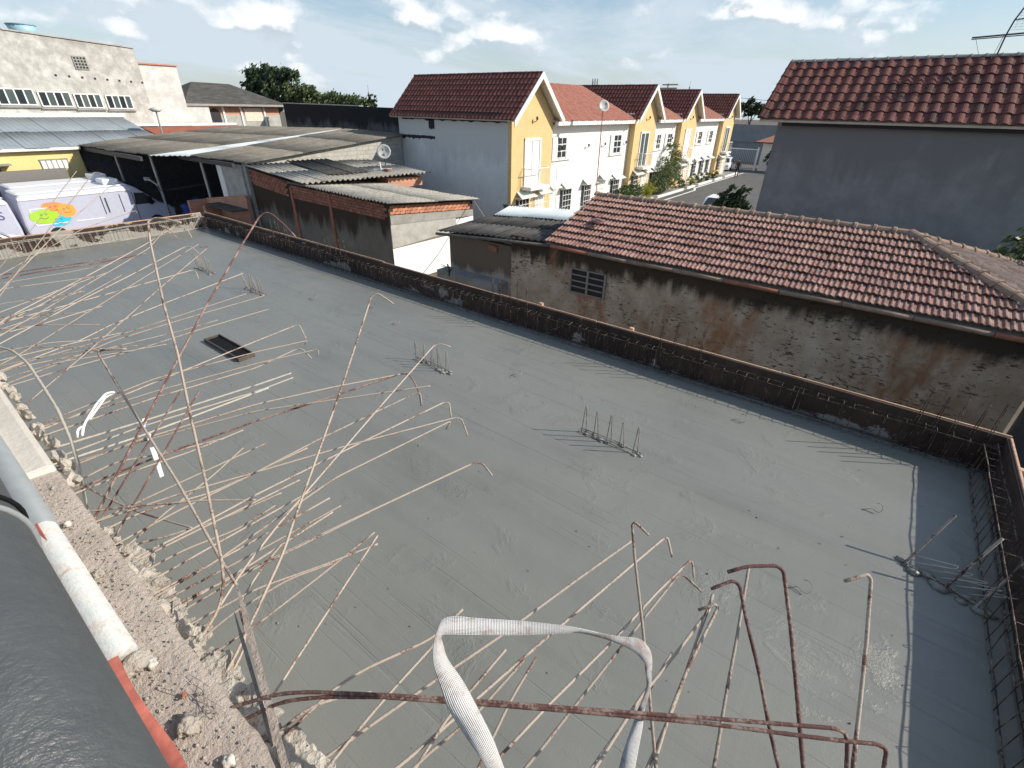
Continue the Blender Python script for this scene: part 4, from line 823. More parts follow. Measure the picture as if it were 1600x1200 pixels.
def van(name,label,loc,logo=True):
    """side faces +X, nose toward +Y; loc = ground point under the rear near corner"""
    X,Y,Z=loc; th=thing(name,label,'van',loc,'vans parked beyond the slab'); W_=2.0; hgt=2.22
    prof=[(0,.35),(-.02,.9),(.05,2.0),(.16,hgt-.02),(4.45,hgt),(4.75,hgt-.10),(5.05,hgt-.35),(5.62,1.30),(6.1,1.08),(6.28,.85),(6.3,.4),(6.2,.33)]
    def P(y,z): return (Y+y,Z+z)
    MB().prism([P(*p) for p in prof],0,X-W_,X).build('body',m_vanside,th,False,.10)
    MB().prism([P(.1,hgt-.02),P(4.45,hgt+.005),P(4.7,hgt-.06),P(4.4,hgt+.06),P(.2,hgt+.04)],0,X-W_+.12,X-.12).build('roof_skin',m_vanwhite,th,False,.02)
    MB().prism([P(.1,1.96),P(4.5,2.0),P(4.5,2.08),P(.1,2.08)],0,X+.001,X+.035).build('roof_rail',m_vanwhite,th)
    MB().prism([P(4.55,1.28),P(5.5,1.28),P(5.06,1.82),P(4.62,1.86)],0,X+.002,X+.012).build('cab_window',m_glass,th)
    MB().add([(X-.12,Y+4.86,Z+hgt-.14),(X-W_+.12,Y+4.86,Z+hgt-.14),(X-W_+.1,Y+5.66,Z+1.33),(X-.1,Y+5.66,Z+1.33)],[(0,3,2,1)]).build('windscreen',m_glass,th).location=(0,.03,.03)
    MB().prism([P(4.52,.5),P(4.545,.5),P(4.545,1.9),P(4.52,1.9)],0,X+.001,X+.008).build('door_seam',m_black,th)
    MB().box((X+.003,Y+3.15,Z+1.0),(X+.016,Y+3.18,Z+1.85)).box((X+.003,Y+3.95,Z+1.0),(X+.016,Y+3.98,Z+1.85)).box((X+.003,Y+3.3,Z+1.05),(X+.012,Y+3.36,Z+1.75)).build('sliding_door_seam',m_darkmetal,th)
    MB().box((X+.02,Y+5.15,Z+1.25),(X+.3,Y+5.28,Z+1.62)).build('wing_mirror',m_black,th,False,.03)
    for yy in (1.05,5.3):
        for xx in (X-.08,X-W_+.08): wheel(th,(xx,Y+yy,Z+.34),.34,.22)
    MB().box((X-.3,Y+6.27,Z+.75),(X-.05,Y+6.31,Z+.95)).build('headlight',m_rim,th); MB().box((X-W_+.05,Y+6.27,Z+.75),(X-W_+.3,Y+6.31,Z+.95)).build('headlight',m_rim,th)
    MB().box((X-1.5,Y+3.6,Z+hgt+.05),(X-.5,Y+4.3,Z+hgt+.30)).build('roof_unit',m_vanwhite,th,False,.06)
    if logo:
        fr=MB()
        for a,b,c,d in ((.35,1.0,1.55,1.59),(.35,.39,.85,1.55),(.35,1.6,.83,.87),(1.9,3.05,.83,.87)): fr.box((X+.003,Y+a,Z+c),(X+.009,Y+b,Z+d))
        fr.build('logo_frame',m_vanwhite,th)
        for nm,c,(cy,cz),(ry,rz),sd in (('green_patch',(.36,.60,.05),(.78,1.22),(.55,.30),3),('orange_patch',(.80,.28,.09),(1.22,1.52),(.50,.27),5),('amber_patch',(.85,.36,.07),(1.68,1.38),(.36,.30),8),('blue_patch',(.04,.48,.66),(1.25,.95),(.45,.24),11)):
            n=28; ring=[]
            for k in range(n):
                t=2*math.pi*k/n; q=1+.22*noise.noise(Vector((math.cos(t)*1.6,math.sin(t)*1.6,sd))); ring.append((Y+cy+ry*q*math.cos(t),Z+cz+rz*q*math.sin(t)))
            xx=X+.006+.002*(sd%5); p=MB().add([(xx,Y+cy,Z+cz)]+[(xx,a,b) for a,b in ring],[(0,1+k,1+(k+1)%n) for k in range(n)]).build(nm,flat(nm,c,.5,var=.04),th)
            p['label']=nm.replace('_',' ')+' of the painted logo with a drawn face'
            fc=MB(); x2=xx+.004   # small line face drawn on the patch
            fc.tube([(x2,Y+cy-.14+.28*k/6,Z+cz-.05-.07*math.sin(math.pi*k/6)) for k in range(7)],.008,4)
            for dy in (-.1,.1): fc.tube([(x2,Y+cy+dy+.03*math.cos(t),Z+cz+.08+.035*math.sin(t)) for t in [k*.9 for k in range(8)]],.006,4)
            fc.build('line_drawing',m_black,p)
    return th
van('logo_van','lilac van with green orange and blue painted logo beyond the slab',(-31.6,4.62,G))
lv=van('lettered_van','lilac van with purple lettering, cut by the left edge',(-31.0,-1.95,G),False)
for o in list(lv.children)+[g for c in lv.children for g in c.children]:   # this one stands nose to the left
    dy=o.location.y; o.location.y=-dy
    for v in o.data.vertices: v.co.y=2*1.2-v.co.y
    o.data.flip_normals()
letters(lv,'ES',(-31.0+.012,3.52,G+1.35),.5)
van('white_roofed_van','lilac van without logo standing behind the logo van',(-34.2,4.9,G),False)
van('white_roofed_van','van at far left behind the lettered van, only its roof showing',(-34.4,-1.6,G),False)
def car(name,label,loc,rz,matb,group=None):
    th=thing(name,label,'car',loc,group); 
    prof=[(-2.0,.30),(-2.02,.62),(-1.9,.84),(-1.55,.92),(-1.25,1.02),(-.75,1.42),(.55,1.46),(1.05,1.30),(1.75,.98),(2.0,.82),(2.05,.45),(2.0,.28)]
    M_=Matrix.Translation(Vector(loc))@Matrix.Rotation(rz,4,'Z')
    def put(mb,nm,mt,bev=0,pa=th):
        mb.v=[tuple(M_@Vector(p)) for p in mb.v]; return mb.build(nm,mt,pa,False,bev)
    put(MB().prism([(p[0],p[1]) for p in prof],0,-.84,.84),'body',matb,.10)   # length along y
    put(MB().prism([(-1.15,1.0),(-.72,1.36),(-.05,1.39),(-.05,1.0)],0,-.85,.85),'side_window',m_glass)
    put(MB().prism([(.03,1.0),(.03,1.39),(.5,1.39),(.98,1.22),(1.45,1.0)],0,-.85,.85),'side_window',m_glass)
    put(MB().add([(-.72,-1.30,1.02),(.72,-1.30,1.02),(.62,-.80,1.42),(-.62,-.80,1.42)],[(0,1,2,3)]),'windscreen',m_glass)
    for yy in (-1.3,1.3):
        for xx in (-.76,.76):
            t=put(MB().cyl((xx-.1,yy,.3),(xx+.1,yy,.3),.3,18),'tyre',m_tyre); put(MB().cyl((xx-.11,yy,.3),(xx+.11,yy,.3),.18,12),'rim',m_rim,0,t)
    for xx in (-.6,.6): put(MB().box((xx-.16,-2.03,.62),(xx+.16,-1.98,.76)),'headlight',m_rim)
    return th
car('white_car','white hatchback at the lower left behind the slab end',(-28.9,2.3,G),math.pi,m_vanwhite)
car('white_car','small white car behind the gate at the street end',(-17.2,63.5,G),R_(10),m_vanwhite)
car('white_car','white car half hidden by the dark bush in the street',(-8.6,33.2,G),0,m_vanwhite)
# ================================================================ STREET END
th=thing('end_wall','long grey wall closing the far end of the street','wall',(-15,78,G)); MB().box((-34,78,G),(6,78.3,1.9)).build('wall_body',m_mould if False else m_grey,th); MB().box((-34,77.9,-.2),(6,77.98,.9)).build('blue_grey_cladding',m_bluegrey,th)
th=thing('sliding_gate','white barred gate at the street end','gate',(-17.3,66.5,G)); mb=MB()
for k in range(26): mb.cyl((-19.6+.2*k,66.5,G+.1),(-19.6+.2*k,66.5,G+2.2),.018,4)
mb.build('bars',m_trim,th); MB().box((-19.7,66.45,G+2.2),(-14.5,66.55,G+2.28)).box((-19.7,66.45,G+.05),(-14.5,66.55,G+.12)).build('rails',m_trim,th); MB().box((-14.5,66.4,G),(-14.3,66.6,G+2.5)).build('post',m_trim,th)
th=thing('gatehouse','small white gatehouse with red hipped roof and ochre corner','building',(-12,67,G))
MB().box((-14.1,66.7,G),(-10.6,70,.35)).build('wall',m_white,th); MB().box((-10.6,66.4,G),(-6.5,70,.35)).build('ochre_wall',m_yellow,th)
MB().add([(-14.9,65.8,.40),(-5.8,65.8,.40),(-5.8,70.6,.40),(-14.9,70.6,.40),(-12.2,68.2,1.55),(-8.5,68.2,1.55)],[(0,1,5,4),(1,2,5),(2,3,4,5),(3,0,4),(3,2,1,0)]).build('roof',m_tilelight,th); MB().box((-14.95,65.75,.3),(-5.75,65.85,.42)).build('fascia',m_darkmetal,th)
MB().box((-11.7,66.67,-1.1),(-10.9,66.69,-.4)).build('window',m_dark,th); MB().prism([(-9.6,G),(-8.2,G),(-8.2,-.9),(-8.5,-.5),(-8.9,-.35),(-9.3,-.5),(-9.6,-.9)],1,66.36,66.39).build('archway',m_white,th)
# utility poles and masts on the skyline
def upole(name,label,x,y,h,arms):
    th=thing(name,label,'pole',(x,y,G)); MB().tube([(x,y,G),(x,y,h)],[.16,.1],8).build('shaft',m_greywood if arms!='mast' else m_metal,th)
    if arms=='T': MB().box((x-1.5,y-.08,h-.75),(x+1.5,y+.08,h-.55)).box((x-.9,y-.08,h-.25),(x+1.6,y+.08,h-.08)).build('crossarm',m_greywood,th)
    elif arms=='mast':
        mb=MB()
        for k in range(6): a=k*math.pi/3; mb.box((x+.6*math.cos(a)-.1,y+.6*math.sin(a)-.1,h-1.6),(x+.6*math.cos(a)+.1,y+.6*math.sin(a)+.1,h)); mb.cyl((x,y,h-.6),(x+.6*math.cos(a),y+.6*math.sin(a),h-.6),.05,4)
        mb.build('panel_antenna',m_metal,th)
    else: MB().cyl((x-.8,y,h-.8),(x+.8,y,h-.8),.04,4).cyl((x-.5,y,h-.4),(x+.5,y,h-.4),.03,4).cyl((x,y,h),(x,y,h+.8),.03,4).build('aerial_rod',m_metal,th)
upole('phone_mast','slim phone mast above the white terrace roof',-60,108.9,9.0,'mast')
upole('utility_pole','wooden utility pole with crossarms above the third ochre roof',-34,85.3,7.0,'T')
upole('roof_mast','thin aerial mast above the third ochre roof, right of the pole',-34,95,6.9,'rod')
upole('chimney_mast','thin pale mast at left horizon beside the small tree',-58,46,4.7,'rod')
wr=MB()
def sag(a,b,s,r=.02,n=12):
    a=Vector(a); b=Vector(b); return [a.lerp(b,k/n)+Vector((0,0,-s*4*(k/n)*(1-k/n))) for k in range(n+1)]
o=MB().tube(sag((-34,85.3,6.3),(2,92,3.9),.5),.025,4).build('power_cable',m_black); tag(o,'power cable sagging right of the farthest ochre gable','cable')
# ================================================================ TREES AND PLANTS
def tree(name,label,base,blobs,n,leaf,lm,cat='tree',trunk=.12,seed=1,group=None,flat_=1.0,limbs=True):
    rnd=random.Random(seed); th=thing(name,label,cat,base,group); bx=Vector(base)
    tb=MB(); cz=sum(b[2] for b in blobs)/len(blobs); top=Vector((sum(b[0] for b in blobs)/len(blobs),sum(b[1] for b in blobs)/len(blobs),cz))
    tb.tube([bx,bx.lerp(top,.5)+Vector((trunk,0,0)),top],[trunk,trunk*.75,trunk*.4],7)
    if limbs:
        for b in blobs: st=bx.lerp(top,rnd.uniform(.35,.75)); e=Vector(b[:3]); tb.tube([st,st.lerp(e,.5)+Vector((0,0,-.1*b[3])),e],[trunk*.45,trunk*.3,trunk*.12],5)
    tb.build('trunk',m_trunk,th,True)
    mb=MB(); tot=sum(b[3]**2 for b in blobs)
    for b in blobs:
        c=Vector(b[:3]); r=b[3]; rz=b[4] if len(b)>4 else r*.8; k=int(n*r*r/tot)
        # clumps on and inside the blob
        nc=max(8,int(k/26)); cl=[]
        for q in range(nc):
            v=Vector((rnd.gauss(0,1),rnd.gauss(0,1),rnd.gauss(0,1))).normalized()*(rnd.random()**.35)
            v*=1+.28*noise.noise(v*2.2+Vector((seed,q*.01,0)))
            cl.append(c+Vector((v.x*r,v.y*r,v.z*rz)))
        for q in range(k):
            p=cl[rnd.randrange(nc)]+Vector((rnd.gauss(0,1),rnd.gauss(0,1),rnd.gauss(0,.8)))*(r*.13)
            a=Vector((rnd.gauss(0,1),rnd.gauss(0,1),rnd.gauss(0,.6))).normalized(); u=a.orthogonal().normalized(); w=a.cross(u); s=leaf*rnd.uniform(.6,1.3)
            mb.add([p-u*s,p-w*s*.45,p+u*s,p+w*s*.45],[(0,1,2,3)])
    mb.build('crown',lm,th); return th
lf_tree=leafmat('tree_leaf',(.03,.055,.028),(.085,.12,.06)); lf_tree2=leafmat('tree_leaf_light',(.05,.08,.03),(.13,.17,.07))
tree('big_dark_tree','tall dark tree rising behind the hip-roofed house',(-64,36,G),[(-68,37,5.0,1.7),(-65.8,36.5,6.1,1.9,1.3),(-62.8,37,5.9,1.5,1.0),(-66,36,4.2,2.2),(-63,36,4.0,2.0),(-61.2,37.5,6.3,1.0,.6)],6500,.26,lf_tree,seed=1,trunk=.4)
tree('rounded_tree','rounded mid green tree right of the tall dark tree',(-57.5,37,G),[(-60,37,4.3,1.6),(-58,37.5,4.0,1.5),(-59,37,3.2,1.8)],4200,.2,lf_tree2,seed=2,trunk=.3)
tree('spreading_tree','broad low tree spreading above the mould-blackened wall',(-53,40,G),[(-58.5,40,3.7,1.4,.7),(-56.3,40,3.9,1.5,.7),(-54,40.5,3.6,1.4,.6),(-52.3,41,3.3,1.1,.5),(-56,40,3.0,2.2,.8)],4800,.18,lf_tree2,seed=3,trunk=.25)
th=thing('side_wall','added dark wall standing for the shaded gap beyond the right slab corner','wall',(2.75,8.5,G)); MB().box((2.66,6.9,G),(2.86,10.0,.5)).build('wall_body',m_mould,th)  # added wall; its blackened material paints the shade of an empty gap
tree('skyline_sapling','small tree peeping over the blackened wall beside the mast',(-50.5,41,G),[(-50.2,40.2,3.9,.55),(-50.3,40.2,3.3,.5)],500,.13,lf_dark,seed=4,trunk=.06)
tree('distant_tree','distant tree above the end wall right of the last gable',(-27,110,G),[(-27.5,110,4.2,1.8),(-25.5,110,3.6,1.6)],1200,.35,lf_dark,seed=5,trunk=.2)
tree('street_shrub','dark green bush before the second ochre house',(-15.4,34.2,G),[(-15.5,34,-1.9,.75),(-15.3,34.8,-1.7,.6)],2600,.07,lf_mid,'bush',.04,6)
tree('clipped_hedge','lime green clipped bush beside the second ochre house',(-15.4,37.6,G),[(-15.5,37.4,-2.0,.62,.5),(-15.4,38.2,-1.95,.55,.5)],2600,.05,lf_yel,'bush',.03,7)
tree('street_tree','tall leafy tree between the second and third ochre houses',(-15.5,41,G),[(-15.6,40.6,-1.6,1.0,1.0),(-15.4,41.6,-.9,1.0,.9),(-15.5,42.4,.2,.8,1.0),(-15.6,40,-2.0,.8,.6),(-15.4,43,-1.6,.7,.8)],6500,.075,lf_pale,'tree',.08,8)
for i,(y,r,m,l) in enumerate([(47.6,.4,lf_yel,'low lime plant before the third ochre house'),(49.8,.5,lf_mid,'low green bush right of the third ochre house'),(52.2,.38,lf_mid,'small round bush before the white house, nearer one'),(54.4,.38,lf_mid,'small round bush before the white house, farther one'),(45.2,.35,lf_pale,'low pale plant left of the third ochre house')]):
    tree('planter_bush',l,(-15.4,y,G+.1),[(-15.4,y,G+.1+r,r,r)],700,.06,m,'bush',.03,20+i)
tree('dark_bush','dark leafy bush in the street beside the big grey wall',(-7.4,30.6,G),[(-7.5,30.6,-1.35,.9,.7),(-6.9,30.8,-1.8,1.0,.7),(-7.1,30.7,-.55,.6,.6),(-8.1,30.8,-1.9,.75,.5)],3000,.14,lf_dark,'bush',.07,9)
tree('gatehouse_palm','small bushy tree before the gatehouse',(-12.4,65.8,G),[(-12.4,65.8,-1.1,.9,.7),(-12.3,65.8,-1.9,.7,.5)],900,.14,lf_dark,'tree',.08,10)
tree('edge_tree','leafy tree at the right edge before the big grey wall',(2.7,14.8,G),[(2.22,14.4,.72,.42,.32),(2.75,14.6,1.15,.5,.42),(2.3,14.5,.3,.4,.3),(2.9,14.6,.5,.6,.5)],2600,.07,lf_pale,'tree',.07,11)
# broad-leaved plants
def fan(name,label,base,n,L,w,lm,cat='plant',seed=1,up=.8):
    rnd=random.Random(seed); th=thing(name,label,cat,base); b=Vector(base); mb=MB(); st=MB()
    for k in range(n):
        a=rnd.uniform(0,6.28); h=rnd.uniform(.1,.6)*L; d=Vector((math.cos(a),math.sin(a),rnd.uniform(.3,1)*up)).normalized(); p=b+Vector((0,0,h)); side=d.cross(Vector((0,0,1))).normalized(); l=L*rnd.uniform(.6,1)
        pts=[p+d*l*t-Vector((0,0,.35*l*t*t)) for t in (0,.25,.5,.75,1)]; ws=[.15,.8,1,.7,.05]; vs=[]
        for q,ww in zip(pts,ws): vs+= [q-side*w*ww,q+side*w*ww]
        mb.add(vs,[(2*i,2*i+1,2*i+3,2*i+2) for i in range(4)])
    st.tube([b,b+Vector((.02,0,.7*L))],.02,6); st.build('stem',m_trunk,th); mb.build('leaves',lm,th); return th
fan('yard_plant','long-leaved yard plant against the grey side wall',(-13.4,17.6,-1.9),34,1.1,.06,lf_mid,seed=2)
fan('wall_weed','weed growing at the foot of the limewashed wall',(-9.3,9.45,-.75),16,.38,.025,lf_mid,seed=3,up=1.2)
# ================================================================ PERSON
def person():
    th=thing('person','person in dark clothes walking at the far end of the street','person',(-14.1,57.8,G)); x,y,z=-14.1,57.8,G
    me=bpy.data.meshes.new('body'); J={'pel':(0,0,.95),'ch':(0,.02,1.3),'nk':(0,.02,1.47),'hd':(0,0,1.62),'hd2':(0,0,1.72),'ls':(-.19,.02,1.40),'le':(-.25,.05,1.13),'lh':(-.24,-.05,.88),'rs':(.19,.02,1.40),'re':(.25,.05,1.13),'rh':(.26,-.02,.88),'lk':(-.10,-.12,.52),'la':(-.10,-.05,.08),'lt':(-.10,-.2,.04),'rk':(.10,.0,.52),'ra':(.10,.16,.10),'rt':(.10,.04,.04),'lp':(-.1,0,.9),'rp':(.1,0,.9)}
    K=list(J); E=[('pel','ch'),('ch','nk'),('nk','hd'),('hd','hd2'),('ch','ls'),('ls','le'),('le','lh'),('ch','rs'),('rs','re'),('re','rh'),('pel','lp'),('lp','lk'),('lk','la'),('la','lt'),('pel','rp'),('rp','rk'),('rk','ra'),('ra','rt')]
    me.from_pydata([(x+J[k][0],y+J[k][1],z+J[k][2]) for k in K],[(K.index(a),K.index(b)) for a,b in E],[])
    o=link('body',me,th); me.materials.append(flat('dark_clothes',(.025,.025,.03),.8)); me.materials.append(flat('skin',(.36,.2,.13),.6))
    sk=o.modifiers.new('skin','SKIN'); rad={'pel':.15,'ch':.16,'nk':.055,'hd':.09,'hd2':.075,'ls':.075,'le':.05,'lh':.04,'rs':.075,'re':.05,'rh':.04,'lk':.065,'la':.045,'lt':.04,'rk':.065,'ra':.045,'rt':.04,'lp':.1,'rp':.1}
    for i,k in enumerate(K): me.skin_vertices[0].data[i].radius=(rad[k],rad[k]*.8); me.skin_vertices[0].data[i].use_root=(k=='pel')
    o.modifiers.new('sub','SUBSURF').levels=1; o.modifiers['sub'].render_levels=1
    MB().blob((x,y-.005,z+1.66),(.085,.095,.12),1,2,.05).build('head',bpy.data.materials['skin'],th,True)
    MB().blob((x,y+.02,z+1.72),(.095,.10,.09),2,2,.1).build('hair',m_black,th,True)
    MB().tube([(x-.1,y-.05,z+.45),(x-.1,y-.04,z+.12)],[.062,.05],8).tube([(x+.1,y+.05,z+.45),(x+.1,y+.14,z+.14)],[.062,.05],8).build('bare_calves',bpy.data.materials['skin'],th,True)
person()
# ================================================================ CAMERA-SIDE LEDGE
def ledge():
    th=thing('broken_ledge','gritty broken concrete ledge running along the lower left','ledge',(-.8,0,1.7))
    nx,ny=150,26; x0,x1=-2.42,2.2; vs=[]
    def edge(x): return .098+.010*noise.noise(Vector((x*7,0,3)))+.006*noise.noise(Vector((x*31,1,5)))
    for j in range(ny+1):
        for i in range(nx+1):
            x=x0+(x1-x0)*i/nx; y=-.45+(edge(x)+.45)*(j/ny)
            z=2.10+.006*noise.noise(Vector((x*9,y*9,0)))+.004*noise.noise(Vector((x*40,y*40,2)))-(.012*(j/ny)**14)
            vs.append((x,y,z))
    n=len(vs)
    for i in range(nx+1): 
        x=x0+(x1-x0)*i/nx; vs.append((x,edge(x)-.012+.014*noise.noise(Vector((x*13,8,1))),2.02)); 
    for i in range(nx+1):
        x=x0+(x1-x0)*i/nx; vs.append((x,.02+.03*noise.noise(Vector((x*6,4,1))),1.70))
    fs=[(j*(nx+1)+i,j*(nx+1)+i+1,(j+1)*(nx+1)+i+1,(j+1)*(nx+1)+i) for j in range(ny) for i in range(nx)]
    a=ny*(nx+1)
    fs+=[(a+i,a+i+1,n+i+1,n+i) for i in range(nx)]+[(n+i,n+i+1,n+nx+2+i,n+nx+1+i) for i in range(nx)]
    MB().add(vs,fs).build('ledge_top',m_ledge,th,True)
    rnd=random.Random(4)
    for k in range(34):   # jagged lumps left where the slab was broken off
        x=rnd.uniform(-2.1,-.45); q=rnd.uniform(.010,.030); MB().blob((x,.092+rnd.uniform(-.01,.035),1.985-rnd.uniform(0,.09)),(q*1.5,q,q*.9),k+3,2,.75).build('broken_lump',m_rubble,th)
    for k in range(26):
        x=-1.85+1.4*k/25+rnd.uniform(-.03,.03); q=rnd.uniform(.022,.045); MB().blob((x,.115+rnd.uniform(-.012,.02),1.955-rnd.uniform(0,.03)),(q*1.7,q*1.1,q*.45),k+90,3,.9).build('broken_lump',m_rubble,th)
    mb=MB()
    for k in range(1500):
        x=rnd.uniform(-2.3,-.3); y=rnd.uniform(-.2,.085); q=rnd.uniform(.0008,.0035)*(1.9 if rnd.random()<.05 else 1); mb.blob((x,y,2.103),(q*1.4,q,q*.8),k%11,1,.5)
    mb.build('grit',m_rubble,th,kind='stuff')
    return th
ledge()
for i,(x,y,r,l,m_) in enumerate([(-.945,.008,.022,'largest pale stone lying on the gritty ledge',m_rubble),(-1.18,.012,.013,'flat white stone chip on the ledge beside the pipe end',m_plaster),(-.80,.03,.012,'oblong pale chip near the bottom of the ledge',m_plaster),(-1.62,.025,.014,'stone chip on the ledge right of the white pipe',m_rubble),(-1.03,.03,.007,'small dark red brick chip on the ledge',m_brickdark),(-1.95,.03,.012,'white plaster crumb on the ledge near the plaster block',m_plaster)]):
    o=MB().blob((x,y,2.105+r*.4),(r*1.3,r,r*.7),i+2,3,.55).build('stone',m_,None,True); tag(o,l,'stone')
o=MB()
for k in range(11):
    a=random.uniform(0,3.1); x=-.98+random.uniform(-.08,.06); y=.045+random.uniform(-.03,.03); L=random.uniform(.02,.05); o.tube([(x-L*math.cos(a),y-L*math.sin(a),2.108),(x,y,2.114),(x+L*math.cos(a),y+L*math.sin(a),2.108)],.0008,4)
o=o.build('straw_bits',m_greywood,None,kind='stuff'); o['label']='dry straw bits lying on the ledge'
th=thing('plaster_block','smooth cream plastered block at the upper left of the ledge','plaster block',(-4.5,0,1.7))
MB().hexa([(-7.6,-.5,1.68),(-2.36,-.5,1.68),(-2.33,.10,1.68),(-7.6,.19,1.68),(-7.6,-.5,2.125),(-2.40,-.5,2.12),(-2.36,.095,2.12),(-7.6,.175,2.125)]).build('plaster_body',m_plaster,th,False,.02)
for k in range(12): x=-2.45-.13*k; MB().blob((x,.13+.02*random.random(),1.99-.05*random.random()),(.04,.024,.03),k+60,2,.7).build('broken_lump',m_rubble,th)
# pipes
th=thing('white_pipe','white plastic pipe lying along the gritty ledge','pipe',(-2,-.04,2.1)); MB().cyl((-6,-.026,2.142),(-1.235,-.026,2.137),.035,24).build('pipe_body',m_pvc,th,True); MB().cyl((-6,-.026,2.142),(-1.93,-.026,2.142),.0385,24).build('shade_sleeve',flat('sleeve_shade_grey',(.22,.245,.26),.5),th,True); MB().blob((-1.215,-.018,2.11),(.035,.04,.018),5,3,.6).build('mortar_collar',m_rubble,th,True)  # grey sleeve on the upper length paints the shade lying on the pipe
th=thing('big_grey_pipe','big dark grey pipe filling the lower left corner','pipe',(-1,-.24,2.4)); rr=.14; yc=-.033-rr; zc=2.62
MB().cyl((-4.5,yc,zc),(.6,yc,zc),rr,48).build('pipe_body',m_pipe,th,True)
def ring(x,r0,t,mat_,nm,lean=0): MB().tube([(x+lean*math.sin(2*math.pi*k/40),yc+r0*math.cos(2*math.pi*k/40),zc+r0*math.sin(2*math.pi*k/40)) for k in range(41)],t,8,caps=False).build(nm,mat_,th,True)
ring(-1.22,rr+.003,.006,m_grey,'collar_rim'); ring(-1.30,rr+.004,.005,m_black,'cable_tie',.05)
# orange sheet tucked between the pipes
def orange():
    nx,ny=70,10; vs=[]
    for j in range(ny+1):
        for i in range(nx+1):
            x=-3.6+3.0*i/nx; w=.075+.03*noise.noise(Vector((x*3,1,0))); y=-.24+(w+.135)*j/ny; z=2.13+.02*noise.noise(Vector((x*5,y*16,3)))+.012*math.sin(y*190+x*2)*(1 if x<-1.7 else .25)+.03*(j/ny)
            vs.append((x,y-.02*(x+1.2) if x>-1.2 else y,z))
    o=MB().add(vs,[(j*(nx+1)+i,j*(nx+1)+i+1,(j+1)*(nx+1)+i+1,(j+1)*(nx+1)+i) for j in range(ny) for i in range(nx)]).build('orange_sheet',m_orange,None,True)
    m=o.modifiers.new('s','SOLIDIFY'); m.thickness=.003; tag(o,'crumpled orange plastic sheet tucked between the two pipes','plastic sheet')
orange()
